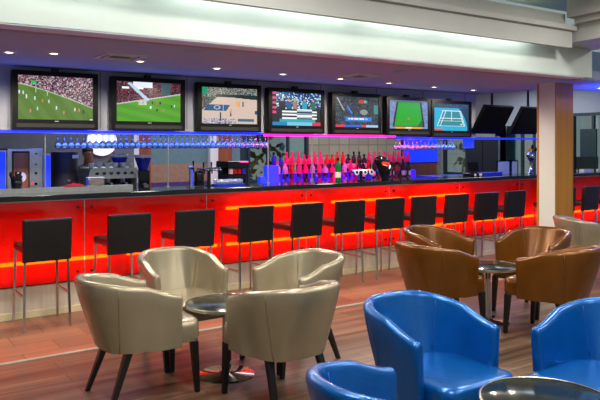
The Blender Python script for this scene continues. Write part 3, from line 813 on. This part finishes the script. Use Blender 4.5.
# ---- machines at the left
def knob(bm, x, z, r=.012, y0=-.02, y1=0): cone(bm, (x, y1, z), (x, y0, z), r, r*.8, 12)
OX0, OX1 = ax(8, 8.0), ax(44, 8.0)
ov = thing('combi_oven', 'stainless oven with round-lit glass door behind the left of the bar', 'oven', (OX0, 8.05, WZ))
ow = OX1-OX0
bx('body', 'steel', ov, 0, ow, 0, .45, 0, .68, bev=.01)
bx('door', 'gloss', ov, ow*.13, ow*.62, -.015, -.001, .1, .65, bev=.006)
bx('door_glass', 'oakdark', ov, ow*.17, ow*.58, -.018, -.0155, .13, .63)
bm = bmesh.new(); bmesh.ops.create_cone(bm, cap_ends=True, segments=24, radius1=.06, radius2=.06, depth=.004, matrix=Matrix.Translation((ow*.36, -.02, .36)) @ Matrix.Rotation(PI/2, 4, 'X')); link('inner_lamp', bm, 'mug', ov)
for k, z in enumerate((.62, .5, .4, .28, .16)):
    bm = bmesh.new(); knob(bm, ow*.8, z, .016 if k > 1 else .01); link('knob', bm, 'gloss', ov)
bm = bmesh.new(); knob(bm, ow*.7, .28, .012, -.01); link('indicator', bm, 'redlamp', ov)
a, b = ax(-6, 8.0), ax(7.5, 8.0)
cb = thing('blue_lit_chiller', 'chiller with blue light painted on its door, cut off by the left edge beside the oven', 'chiller', (a, 8.05, WZ)); bx('body', 'steel', cb, 0, b-a, .012, .45, 0, .66); bx('door', 'bluebox', cb, .005, b-a-.01, 0, .012, .01, .65)  # white door under blue LED light, drawn as emission
a, b = ax(44.5, 8.0), ax(52, 8.0)
cb = thing('blue_lit_chiller', 'narrow chiller with blue light painted on its door, between the oven and the dark boiler', 'chiller', (a, 8.05, WZ)); bx('body', 'steel', cb, 0, b-a, .012, .4, 0, .62); bx('door', 'bluebox', cb, .004, b-a-.004, 0, .012, .01, .60); bx('handle', 'steel', cb, .008, .016, -.015, 0, .2, .45)  # emissive door paints the blue LED light falling on a white panel
a, b = ax(53.5, 8.2), ax(80, 8.2)
bo = thing('water_boiler', 'dark grey cylindrical boiler between the oven and the coffee machine', 'boiler', ((a+b)/2, 8.3, WZ))
bm = bmesh.new(); r = (b-a)/2; lathe(bm, [(0, 0), (r, 0), (r, .62), (r*.96, .635), (0, .64)], 32); smooth_by_angle(link('body', bm, 'charcoal', bo))
bx('label_plate', 'mug', bo, .05, .12, -r-.004, -r+.03, .56, .6)
bm = bmesh.new(); cone(bm, (0, -r-.04, .3), (0, -r+.01, .3), .012, .012, 10); link('tap', bm, 'steel', bo)
# espresso machine
a, b = ax(90, 8.05), ax(140, 8.05); w = b-a
em = thing('espresso_machine', 'chrome espresso machine with a row of knobs and cups on top', 'coffee machine', (a, 8.1, WZ))
bx('body', 'gloss', em, .02, w-.02, .2, .5, .0, .31, bev=.01)
for q_ in (0, w-.03): bx('side_cheek', 'steel', em, q_, q_+.03, .0, .5, 0, .31, bev=.006)
bm = bmesh.new(); poly_prism(bm, [(0, .31), (w, .31), (w*.99, .43), (w*.04, .43)], 0.02, .5); link('upper_housing', bm, 'steel', em)
bx('drip_tray', 'chrome', em, .03, w-.03, -.02, .12, .02, .1)
for k in range(6):
    bm = bmesh.new(); knob(bm, w*(.17+.14*k), .375, .02, -.01, .02); link('knob', bm, 'gloss', em)
for k in range(2):
    bm = bmesh.new(); cone(bm, (w*(.4+.3*k), .06, .34), (w*(.4+.3*k), .06, .26), .032, .03, 14); cone(bm, (w*(.4+.3*k), .04, .27), (w*(.4+.3*k), -.1, .25), .01, .014, 8); link('brewing_group', bm, 'chrome', em)
bm = bmesh.new(); tube(bm, [(w*.93, .02, .36), (w*.94, -.04, .3), (w*.95, -.05, .12)], .006, 8); link('steam_wand', bm, 'chrome', em, smooth=True)
bx('top_rail', 'steel', em, w*.08, w*.98, .02, .5, .43, .44)
bm = bmesh.new(); lathe(bm, [(0, 0), (.02, 0), (.03, .01), (.036, .06), (.033, .06), (.026, .01), (0, .006)], 14); tube(bm, [(.033, 0, .05), (.055, 0, .045), (.052, 0, .02), (.03, 0, .015)], .004, 6)
c0 = link('coffee_cup', bm, 'mug', smooth=True)
for k in range(6):
    o = c0 if k == 0 else c0.copy()
    if k: COL.objects.link(o)
    o.location = (a+w*.1+.098*k, 8.2, WZ+.441); tag(o, 'white coffee cup in the row on top of the espresso machine', 'cup', 'cups on the espresso machine')
# grinders
def grinder(px, lb, sc=1, z=0):
    x = ax(px, 8.15); g = thing('coffee_grinder', lb, 'coffee grinder', (x, 8.2, WZ+z))
    bx('body', 'gloss', g, -.06*sc, .06*sc, -.06, .1, 0, .36*sc, bev=.008)
    bm = bmesh.new(); lathe(bm, [(0, .36*sc), (.05*sc, .36*sc), (.095*sc, .5*sc), (.095*sc, .53*sc), (0, .53*sc)], 20); smooth_by_angle(link('hopper', bm, 'bluebowl', g))
    bm = bmesh.new(); lathe(bm, [(.1*sc, .5*sc), (.102*sc, .515*sc), (.1*sc, .53*sc)], 20); link('hopper_band', bm, 'mug', g)
    bm = bmesh.new(); cone(bm, (0, -.06, .2*sc), (0, -.12, .18*sc), .02, .03, 10); link('spout', bm, 'steel', g)
    bx('front_panel', 'bluebox', g, -.05*sc, .05*sc, -.066, -.061, .02, .15)
grinder(144.5, 'tall coffee grinder with blue hopper right of the espresso machine', 1.12)
bm = bmesh.new(); lathe(bm, [(0, 0), (.05, 0), (.095, .09), (.105, .15), (.097, .15), (.045, .012), (0, .01)], 20)
o = link('blue_bowl', bm, 'bluebowl', smooth=True); o.location = (ax(121, 8.3), 8.35, WZ+.442); tag(o, 'blue bowl with pale rim standing on the espresso machine', 'bowl')
bm = bmesh.new(); lathe(bm, [(.103, .125), (.107, .15), (.1, .156)], 20); link('rim', bm, 'mug', o)

# steel upstand along the left of the counter
p1, p2 = at(-30, 190, 7.3)[0], at(133, 190, 7.3)[0]
up = thing('counter_guard', 'low brushed steel guard along the left end of the black countertop', 'counter guard', (0, 7.3, 1.2))
bx('panel', 'steel', up, p1, at(90, 190, 7.3)[0]-.004, 0, .008, 0, .04); bx('panel', 'steel', up, at(90, 190, 7.3)[0]+.004, p2, 0, .008, 0, .04)
bx('top_ledge', 'steel', up, p1, p2, 0, .1, .04, .046)
x0 = at(91, 185, 7.22)[0]; x1 = at(107.5, 185, 7.22)[0]
jr = thing('biscuit_jar', 'clear plastic tub of brown biscuits on the steel guard', 'jar', (x0, 7.31, 1.246))
jw = x1-x0
bx('tub', 'glass', jr, 0, jw, 0, .085, 0, .09, bev=.012); bx('biscuits', 'biscuit', jr, .008, jw-.008, .008, .077, .004, .07, bev=.01); bx('lid', 'mug', jr, -.004, jw+.004, -.004, .088, .09, .094)
# red cloth
bm = bmesh.new(); n = 14
vs = [[bm.verts.new((.24*i/n, .08*j/6, .004+.028*math.sin(PI*i/n)*math.sin(PI*j/6)*(1+.4*math.sin(i*1.7+j)))) for j in range(7)] for i in range(n+1)]
for i in range(n):
    for j in range(6): bm.faces.new((vs[i][j], vs[i+1][j], vs[i+1][j+1], vs[i][j+1]))
r_ = bmesh.ops.solidify(bm, geom=list(bm.faces), thickness=.003)
o = link('red_cloth', bm, 'red', smooth=True); o.location = (at(64, 187, 7.32)[0], 7.31, 1.2465); tag(o, 'crumpled red cloth on the steel guard below the boiler', 'cloth')
# black utensil holder
ut = thing('utensil_holder', 'black holder stuffed with dark tongs in front of the oven', 'holder', (at(17, 187, 7.35)[0], 7.36, 1.246))
bm = bmesh.new(); lathe(bm, [(0, 0), (.05, 0), (.058, .09), (.052, .09), (.045, .01), (0, .01)], 18); link('cup', bm, 'gloss', ut, smooth=True)
for k in range(9):
    an = k*.7; bm = bmesh.new(); cone(bm, (.02*math.cos(an), .015*math.sin(an), .012), (.055*math.cos(an)-.01, .03*math.sin(an), .13+.02*(k % 3)), .006, .014, 8); link('utensil', bm, 'black', ut)

# ---- beer taps and counter clutter
def tap_tower(px, Y, lb, heads, h, span, black=True):
    x = at(px, 180, Y)[0]; t_ = thing('beer_tap', lb, 'beer tap', (x, Y, 1.2))
    bm = bmesh.new(); cone(bm, (0, 0, 0), (0, 0, .01), .05, .05, 18); cone(bm, (0, 0, .01), (0, 0, h), .022, .02, 16); link('column', bm, 'chrome' if not black else 'gloss', t_)
    bm = bmesh.new(); cone(bm, (-span/2, 0, h), (span/2, 0, h), .022, .022, 14); link('cross_bar', bm, 'chrome', t_)
    for k in range(heads):
        xx = -span/2+span*(k+.5)/heads
        bm = bmesh.new(); tube(bm, [(xx, -.02, h), (xx, -.07, h), (xx, -.08, h-.05)], .009, 8); cone(bm, (xx, -.06, h+.01), (xx, -.06, h+.085), .006, .011, 10); link('tap_head', bm, 'gloss', t_)
    return t_
t_ = tap_tower(191, 7.25, 'slim blue-lit chrome beer tap left of the pair behind the counter', 1, .22, .06, False)
bx('light_column', 'bluebox', t_, -.008, .008, -.026, -.022, .02, .2)
tap_tower(209, 7.3, 'chrome beer tap tower with three black handles', 3, .2, .3)
t_ = tap_tower(361, 7.2, 'black tap tower with three round white badges in front of the bottles', 3, .13, .34)
for k in range(3):
    xx = (-.155, -.01, .1)[k]
    bm = bmesh.new(); bmesh.ops.create_cone(bm, cap_ends=True, segments=20, radius1=.038, radius2=.038, depth=.01, matrix=Matrix.Translation((xx, -.1, .12)) @ Matrix.Rotation(PI/2, 4, 'X')); o = link('badge', bm, 'mug', t_)
    bm = bmesh.new(); bmesh.ops.create_cone(bm, cap_ends=True, segments=16, radius1=.022, radius2=.022, depth=.002, matrix=Matrix.Translation((xx, -.106, .12)) @ Matrix.Rotation(PI/2, 4, 'X')); link('badge_centre', bm, 'bluebowl' if k != 1 else 'purplewall', o)
# curved black font with red white emblem
fx = at(384, 185, 7.2)[0]
ft = thing('beer_font', 'curved glossy black beer font with a red and white emblem', 'beer font', (fx, 7.2, 1.2))
bm = bmesh.new(); rings = []
for k in range(12):
    f = k/11; z = .34*f; w_ = .05+.075*math.sin(PI*min(1, f*.62+.02))**1.2; 
    if f > .8: w_ *= math.sqrt(max(.02, 1-((f-.8)/.2)**2))
    cxk = .02-.1*f*f*.9
    rings.append([bm.verts.new((cxk+w_*1.1*math.cos(2*PI*i/20), .06*(w_/.12)*math.sin(2*PI*i/20), z)) for i in range(20)])
for A, B in zip(rings, rings[1:]):
    for i in range(20): bm.faces.new((A[i], A[(i+1) % 20], B[(i+1) % 20], B[i]))
bm.faces.new(rings[0][::-1]); bm.faces.new(rings[-1]); link('body', bm, 'gloss', ft, smooth=True)
M['emb'] = emit('lit_red_emblem', (240, 40, 30), .9, (200, 30, 20))
bm = bmesh.new()
poly_prism(bm, [(-.095, .245), (-.085, .215), (-.045, .222), (-.05, .255)], -.07, -.06); poly_prism(bm, [(-.04, .25), (-.035, .212), (-.01, .214), (-.015, .252)], -.07, -.06)
poly_prism(bm, [(-.005, .24), (.03, .196), (.045, .216), (.03, .25)], -.07, -.06); link('red_emblem', bm, 'emb', ft)
bm = bmesh.new(); poly_prism(bm, [(-.085, .208), (-.02, .196), (.02, .19), (-.01, .206), (-.06, .215)], -.068, -.06); link('white_swash', bm, 'mug', ft)
bm = bmesh.new(); poly_prism(bm, [(.045, .15), (.075, .18), (.07, .21), (.05, .19)], -.058, -.05); link('blue_swash', bm, 'disc', ft)
# green bottle on counter
gb = bottle('wine', 'b_green', 'gloss', 'label_w', (at(338, 185, 7.25)[0], 7.25, 1.2), 'green glass bottle standing on the counter beside the white badges', None)
gb['group'] = 'counter bottles'
# glass-washer tray with tumblers, blue
tr = thing('glass_tray', 'blue plastic tray of upturned tumblers on the counter', 'tray', (at(219, 190, 7.2)[0], 7.25, 1.2))
tw_ = at(247, 190, 7.2)[0]-at(219, 190, 7.2)[0]
bx('tray', 'bluebowl', tr, 0, tw_, 0, .15, 0, .02)
bm = bmesh.new(); lathe(bm, [(.022, .0), (.026, .05), (.024, .052), (0, .052)], 12); tg0 = link('tumbler', bm, 'glass', smooth=True)
q = 0
for i in range(11):
    for j in range(2):
        o = tg0 if q == 0 else tg0.copy()
        if q: COL.objects.link(o)
        q += 1; o.location = (tr.location.x+.035+i*(tw_-.07)/10, 7.29+j*.07, 1.22); tag(o, 'small upturned tumbler standing in the blue tray on the counter', 'tumbler', 'tumblers in the blue tray')
# till / coffee cluster at px 225-245
x0 = at(228, 170, 8.05)[0]; x1 = at(246, 170, 8.05)[0]
ti = thing('coffee_station', 'black capsule coffee station with a row of coloured tins', 'coffee machine', (x0, 8.05, WZ)); w = x1-x0
bx('body', 'gloss', ti, 0, w, 0, .3, 0, .33, bev=.012); bx('canopy', 'gloss', ti, -.03, w+.02, -.05, .3, .40, .5, bev=.02); bx('back', 'gloss', ti, 0, w, .15, .3, .33, .4)
for k, m in enumerate(('label_w', 'b_amber', 'b_red', 'bluebowl')):
    bm = bmesh.new(); cone(bm, (w*(.15+.22*k), -.0, .33), (w*(.15+.22*k), -.0, .395), .03, .03, 12); link('tin', bm, m, ti)
dc = thing('ice_bucket', 'dark rounded pot between the two chrome beer taps', 'pot', (at(199, 170, 8.2)[0], 8.2, WZ))
bm = bmesh.new(); lathe(bm, [(0, 0), (.05, 0), (.065, .2), (.065, .34), (.05, .38), (.02, .395), (0, .4)], 20); link('body', bm, 'gloss', dc, smooth=True); bx('handle', 'steel', dc, -.015, .015, -.015, .015, .39, .42)

# ---- right end: blue acrylic display, dark panel, frames, trophy taps
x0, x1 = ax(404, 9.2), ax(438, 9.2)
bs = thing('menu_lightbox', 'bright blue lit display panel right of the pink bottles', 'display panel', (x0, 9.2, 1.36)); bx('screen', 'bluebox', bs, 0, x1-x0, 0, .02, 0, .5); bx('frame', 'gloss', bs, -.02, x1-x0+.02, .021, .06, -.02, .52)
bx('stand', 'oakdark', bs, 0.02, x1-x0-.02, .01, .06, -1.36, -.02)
x0, x1 = ax(467, 9.3), ax(498, 9.3)
dp = thing('folding_screen', 'tall charcoal screen panel standing in front of the far windows', 'screen panel', (x0, 9.3, 0))
bx('panel', 'charcoal', dp, 0, (x1-x0)*.48, 0, .04, 0, 1.84); bx('panel', 'charcoal', dp, (x1-x0)*.5, x1-x0, 0, .04, 0, 1.84); bx('side_post', 'slate', dp, x1-x0, x1-x0+.05, -.01, .05, 0, 1.86)
x0 = at(463, 145, 7.4)[0]
tag(bx('notice_sign', 'bluebox', None, x0, at(473, 145, 7.4)[0], 7.38, 7.4, 1.635, 1.79), 'small blue sign hanging from the blue light strip', 'sign')
for k, (a, b, lb) in enumerate(((499.5, 512.5, 'left steel-framed grey display board on the far back counter'), (513.5, 520.5, 'right narrower steel-framed display board on the far back counter'))):
    x0, x1 = ax(a, 8.1), ax(b, 8.1); w = x1-x0
    fr = thing('display_board', lb, 'display board', (x0, 8.15, WZ)); bx('board', 'cornice', fr, .02, w-.02, .005, .015, 0.02, .41)
    bm = bmesh.new(); box(bm, 0, .02, 0, .02, 0, .43); box(bm, w-.02, w, 0, .02, 0, .43); box(bm, .02, w-.02, 0, .02, .41, .43); box(bm, .02, w-.02, 0, .02, 0, .02); link('frame', bm, 'gloss', fr)
def trophy(px, lb, gold):
    x = at(px, 175, 7.35)[0]; t_ = thing('beer_tap', lb, 'beer tap', (x, 7.3, 1.2))
    bm = bmesh.new(); lathe(bm, [(0, 0), (.06, 0), (.06, .01), (.03, .03), (.025, .2), (.05, .24), (.07, .28), (.06, .34), (.02, .37), (0, .37)], 20); link('column', bm, 'chrome', t_, smooth=True)
    bm = bmesh.new(); cone(bm, (-.1, 0, .3), (.1, 0, .3), .018, .018, 10); link('cross_bar', bm, 'gloss', t_)
    for dx, m in ((-.08, 'oak'), (0, 'gloss'), (.08, 'gloss')):
        bm = bmesh.new(); bmesh.ops.create_uvsphere(bm, u_segments=12, v_segments=8, radius=.03, matrix=Matrix.Translation((dx, -.03, .41 if dx else .45)) @ Matrix.Diagonal((1, .7, 1.4, 1))); cone(bm, (dx, -.03, .31), (dx, -.03, .4), .008, .01, 8); link('tap_handle', bm, m, t_)
trophy(528.5, 'tall chrome beer tap with round handles just left of the column', 1)
# small items on the right counter
x = at(474, 182, 7.2)[0]
cu = thing('card_terminal', 'black till with customer screen on the right half of the counter', 'till', (x, 7.2, 1.2))
bx('base', 'gloss', cu, -.14, .14, -.06, .1, 0, .05, bev=.006); o = bx('screen', 'gloss', cu, -.12, .1, -.02, .0, .07, .22, bev=.004); o.rotation_euler = (R_(-8), 0, 0)
bx('stem', 'black', cu, -.02, .02, .0, .03, .045, .1); bx('badge', 'label_w', cu, -.06, -.02, -.064, -.06, .01, .04); bx('badge', 'label_w', cu, .05, .11, -.064, -.06, .01, .04)
x0, x1 = at(482, 182, 7.25)[0], at(500, 182, 7.25)[0]
tag(bx('counter_box', 'bluebowl', None, x0, x1, 7.2, 7.34, 1.2, 1.25), 'blue box on the counter left of the display boards', 'box')  # plain blue plastic colour
x0 = sx1+.08; x1 = ax(463)
tag(bx('chest_fridge', 'bluebowl', None, x0, x1, 8.0, 8.4, WZ, WZ+.2, bev=.02), 'low blue box on the back counter right of the bottles', 'fridge')  # same plain blue plastic, not emissive
x0, x1 = at(574, 180, 7.35)[0], at(596, 160, 7.35)[0]
mo = thing('till_screen', 'large dark screen standing on the counter right of the column', 'monitor', (x0, 7.3, 1.2)); bx('screen', 'gloss', mo, 0, x1-x0, 0, .04, .04, .27, bev=.006); bx('foot', 'black', mo, .2, x1-x0-.2, -.04, .1, 0, .04)
bx('stack', 'mug', mo, .05, .35, -.12, -.02, 0, .05)
# ---- curtains and shutters at the end wall
def curtain(y0, y1, z0, z1, m, lb):
    bm = bmesh.new(); n = 40; rows = []
    for i in range(n+1):
        y = y0+(y1-y0)*i/n; x = EX-.12+.035*math.sin(i*1.25); rows.append((bm.verts.new((x, y, z0)), bm.verts.new((x, y, z1))))
    for a, b in zip(rows, rows[1:]): bm.faces.new((a[0], b[0], b[1], a[1]))
    bmesh.ops.solidify(bm, geom=list(bm.faces), thickness=.006)
    tag(link('curtain', bm, m, smooth=True), lb, 'curtain')
curtain(ye(519), ye(511), 0, 2.1, 'curtain', 'teal curtain at the far window left of the column')
curtain(ye(509), ye(499.5), 0, 2.1, 'navy', 'dark navy curtain beside the teal curtain')
o = bx('window_shutter', 'frame', None, EX-.1, EX-.06, ye(599), ye(583), 1.3, 2.0); tag(o, 'dark slatted shutter over the window right of the column', 'shutter')
# ---- outside greenery
def bush(name, lb, c, r, n, seed):
    rnd = random.Random(seed); bm = bmesh.new()
    for i in range(n):
        u_, v_ = rnd.uniform(0, 2*PI), rnd.uniform(-1, 1); q_ = rnd.uniform(.6, 1)
        p = Vector((r[0]*math.cos(u_)*math.sqrt(max(0, 1-v_*v_))*q_, r[1]*math.sin(u_)*math.sqrt(max(0, 1-v_*v_))*q_, r[2]*v_*q_))+Vector(c)
        s_ = rnd.uniform(.08, .18); a_ = Vector((rnd.uniform(-1, 1), rnd.uniform(-1, 1), rnd.uniform(-1, 1))).normalized(); b_ = a_.orthogonal().normalized()
        w_ = a_.cross(b_)
        bm.faces.new([bm.verts.new(p+b_*s_), bm.verts.new(p+w_*s_*.5), bm.verts.new(p-b_*s_), bm.verts.new(p-w_*s_*.5)])
    tag(link(name, bm, 'leaf'), lb, 'shrub')
bush('shrub', 'leafy shrub outside the back garden window', ((xb(247)+xb(308))/2, BY+1.6, 1.2), (1.2, .7, 1.2), 420, 3)
bush('shrub', 'leafy shrub outside the window right of the screen panel', (EX+1.8, (y446+y468)/2+.8, 1.15), (.8, .6, 1.15), 260, 4)
bush('shrub', 'leafy shrub outside the window right of the column', (EX+1.5, 7.2, 1.25), (.8, 1.1, 1.25), 700, 5)

# ================================================================== PERSON
person = thing('person', 'person in a dark shirt with cyan sleeve stripe reaching right, far behind the coffee machine', 'person', (at(88, 150, 11.2)[0], 11.2, 0)); person.scale = (.98, .98, .98)
def skin(name, verts, edges, radii, m, parent, root=0, sub=2):
    me = bpy.data.meshes.new(name); me.from_pydata(verts, edges, []); o = bpy.data.objects.new(name, me); COL.objects.link(o); o.parent = parent
    md = o.modifiers.new('skin', 'SKIN'); md.use_smooth_shade = True
    for i, r in enumerate(radii): me.skin_vertices[0].data[i].radius = (r, r) if not isinstance(r, tuple) else r
    me.skin_vertices[0].data[root].use_root = True
    s_ = o.modifiers.new('sub', 'SUBSURF'); s_.levels = sub; s_.render_levels = sub
    me.materials.append(M[m]); return o
V = [(0, 0, .9), (0, 0, 1.12), (0, 0, 1.3), (0, 0, 1.38), (0, -.02, 1.485), (0, -.012, 1.57),
     (.17, 0, 1.32), (.28, -.1, 1.36), (.34, -.16, 1.48), (.36, -.17, 1.54), (-.17, 0, 1.3), (-.24, 0, 1.05), (-.2, -.14, .9), (-.19, -.2, .86),
     (.1, 0, .85), (.11, -.02, .47), (.11, 0, .08), (.11, -.12, .04), (-.1, 0, .85), (-.11, -.02, .47), (-.11, 0, .08), (-.11, -.12, .04), (0, -.002, 1.64)]
E_ = [(5, 22), (0, 1), (1, 2), (2, 3), (3, 4), (4, 5), (2, 6), (6, 7), (7, 8), (8, 9), (2, 10), (10, 11), (11, 12), (12, 13), (0, 14), (14, 15), (15, 16), (16, 17), (0, 18), (18, 19), (19, 20), (20, 21)]
Rr = [(.15, .1), (.14, .1), (.13, .09), .052, (.064, .078), (.082, .1), .05, .036, .03, .026, .05, .04, .03, .028, .09, .06, .04, .035, .09, .06, .04, .035, (.066, .08)]
me_ = skin('body', V, E_, Rr, 'skin', person)
# shirt, sleeves, trousers and hair over the body
skin('shirt', [(0, 0, .84), (0, 0, 1.12), (0, 0, 1.3), (0, 0, 1.40), (.17, 0, 1.32), (.28, -.1, 1.36), (.32, -.14, 1.43), (-.17, 0, 1.3), (-.24, 0, 1.05)],
     [(0, 1), (1, 2), (2, 3), (2, 4), (4, 5), (5, 6), (2, 7), (7, 8)], [(.21, .16), (.19, .145), (.165, .12), (.09, .085), .08, .06, .045, .08, .066], 'shirt', person)
bm = bmesh.new(); tube(bm, [(.15, -.075, 1.3), (.24, -.13, 1.335), (.3, -.165, 1.37), (.33, -.19, 1.42)], .014, 8); link('sleeve_stripe', bm, 'cyan', person, smooth=True)
skin('trousers', [(0, 0, .92), (.1, 0, .84), (.11, -.02, .47), (.11, 0, .12), (-.1, 0, .84), (-.11, -.02, .47), (-.11, 0, .12)], [(0, 1), (1, 2), (2, 3), (0, 4), (4, 5), (5, 6)], [(.16, .11), .1, .075, .06, .1, .075, .06], 'charcoal', person)
bm = bmesh.new(); bmesh.ops.create_uvsphere(bm, u_segments=24, v_segments=16, radius=1, matrix=Matrix.Translation((0, .012, 1.605)) @ Matrix.Diagonal((.093, .115, .105, 1)))
bmesh.ops.delete(bm, geom=[v for v in bm.verts if (v.co.z < 1.625 and v.co.y < -.01) or v.co.z < 1.545], context='VERTS')
bmesh.ops.solidify(bm, geom=list(bm.faces), thickness=.008); link('hair', bm, 'hair', person, smooth=True)
for sx in (-1, 1):
    bm = bmesh.new(); bmesh.ops.create_uvsphere(bm, u_segments=10, v_segments=8, radius=.012, matrix=Matrix.Translation((sx*.03, -.098, 1.585)) @ Matrix.Diagonal((1.2, .6, .7, 1))); link('eye', bm, 'hair', person, smooth=True)
    bm = bmesh.new(); bmesh.ops.create_uvsphere(bm, u_segments=10, v_segments=8, radius=.03, matrix=Matrix.Translation((sx*.08, .0, 1.57)) @ Matrix.Diagonal((.35, .6, 1, 1))); link('ear', bm, 'skin', person, smooth=True)
bm = bmesh.new(); cone(bm, (0, -.1, 1.585), (0, -.112, 1.555), .006, .016, 8); link('nose', bm, 'skin', person, smooth=True)
bm = bmesh.new(); box(bm, -.024, .024, -.1, -.088, 1.518, 1.528, bev=.003); link('mouth', bm, 'oakdark', person)
bm = bmesh.new()
for k in range(5):
    a_ = -.5+.25*k; p0 = Vector((.36, -.17, 1.545)); d_ = Vector((.02+.006*k, -.02, .05+.012*(2-abs(k-2)))); off = Vector((0, .012*(k-2), 0))
    tube(bm, [p0+off, p0+off+d_*.6, p0+off+d_*1.1+Vector((0, 0, .012))], .009, 6)
link('fingers', bm, 'skin', person, smooth=True)
# white round wall lamp behind
o = thing('round_wall_lamp', 'large white round lamp on the slate wall behind the hanging glasses', 'wall lamp', (at(101, 140, BY)[0], BY-.06, at(101, 141, BY)[1]))
bm = bmesh.new(); bmesh.ops.create_cone(bm, cap_ends=True, segments=40, radius1=.26, radius2=.26, depth=.05, matrix=Matrix.Rotation(PI/2, 4, 'X')); link('diffuser', bm, 'disc', o)
bm = bmesh.new(); bmesh.ops.create_cone(bm, cap_ends=True, segments=40, radius1=.27, radius2=.27, depth=.03, matrix=Matrix.Translation((0, .04, 0)) @ Matrix.Rotation(PI/2, 4, 'X')); link('backplate', bm, 'steel', o)

# ================================================================== CEILING FITTINGS
DL = [(1.24, 6.3), (1.58, 6.16), (2.42, 6.28), (3.31, 6.41), (4.21, 6.52), (5.1, 6.6), (5.98, 6.7), (6.91, 6.8), (7.78, 6.86)]
DLL = ['downlight cut off at the left edge of the bar ceiling', 'downlight above the first television', 'downlight beside the left square vent', 'downlight above the basketball television', 'downlight left of the studio panel television',
       'downlight beside the middle square vent', 'downlight above the snooker television', 'downlight above the tennis television', 'downlight nearest the column on its left']
def downlight(x, y, lb):
    t_ = thing('downlight', 'small round '+lb, 'downlight', (x, y, CZ), 0, 'downlights in the bar ceiling')
    bm = bmesh.new(); lathe(bm, [(.038, 0), (.055, 0), (.055, -.006), (.036, -.008), (.036, 0)], 20); link('ring', bm, 'white', t_, smooth=True)
    bm = bmesh.new(); lathe(bm, [(0, -.005), (.034, -.005), (.034, -.001), (0, -.001)], 20); link('lamp', bm, 'spot', t_)
    l = bpy.data.lights.new('downlight_beam', 'SPOT'); l.energy = 60; l.spot_size = R_(168); l.spot_blend = .35; l.color = (1, .88, .7); l.shadow_soft_size = .03
    lo = bpy.data.objects.new('downlight_beam', l); COL.objects.link(lo); lo.parent = t_; lo.location = (0, 0, -.02)
for (x, y), lb in zip(DL, DLL): downlight(x, y, lb)
o = downlight(9.0, 5.6, 'downlight in the blue ceiling right of the column')
for x, y, lb in ((2.14, 6.05, 'left'), (5.06, 6.17, 'middle')):
    t_ = thing('ceiling_vent', 'square air vent in the bar ceiling, the %s one' % lb, 'ceiling vent', (x, y, CZ), 0, 'square ceiling vents')
    bm = bmesh.new()
    for s_, z_ in ((.185, 0), (.12, -.0)):
        w_ = .022 if s_ > .15 else .012
        box(bm, -s_, s_, -s_, -s_+w_, -.014, 0); box(bm, -s_, s_, s_-w_, s_, -.014, 0); box(bm, -s_, -s_+w_, -s_+w_, s_-w_, -.014, 0); box(bm, s_-w_, s_, -s_+w_, s_-w_, -.014, 0)
    link('frame', bm, 'white', t_); bx('core', 'black', t_, -.163, .163, -.163, .163, -.004, -.0005)
for x, y, lb in ((2.54, 5.35, 'left of the middle'), (5.1, 5.54, 'right of the middle')):
    bm = bmesh.new(); lathe(bm, [(0, -.02), (.05, -.018), (.075, -.006), (.08, 0)], 20); o = link('ceiling_speaker', bm, 'ceil', smooth=True); o.location = (x, y, CZ)
    tag(o, 'flat round fitting on the bar ceiling, %s' % lb, 'ceiling fitting')
t_ = thing('track_spotlight', 'black spotlight on a short arm at the right end of the ceiling beam', 'spotlight', (7.75, 4.72, 0))
bm = bmesh.new(); cone(bm, (0, 0, 2.595), (.6, 0, 2.595), .012, .012, 8); link('arm', bm, 'black', t_)
bm = bmesh.new(); cone(bm, (.02, 0, 2.57), (.02, -.05, 2.62), .03, .035, 14); link('head', bm, 'black', t_)
bx('hanger', 'black', t_, .3, .32, -.01, .01, 2.6, 3.3)
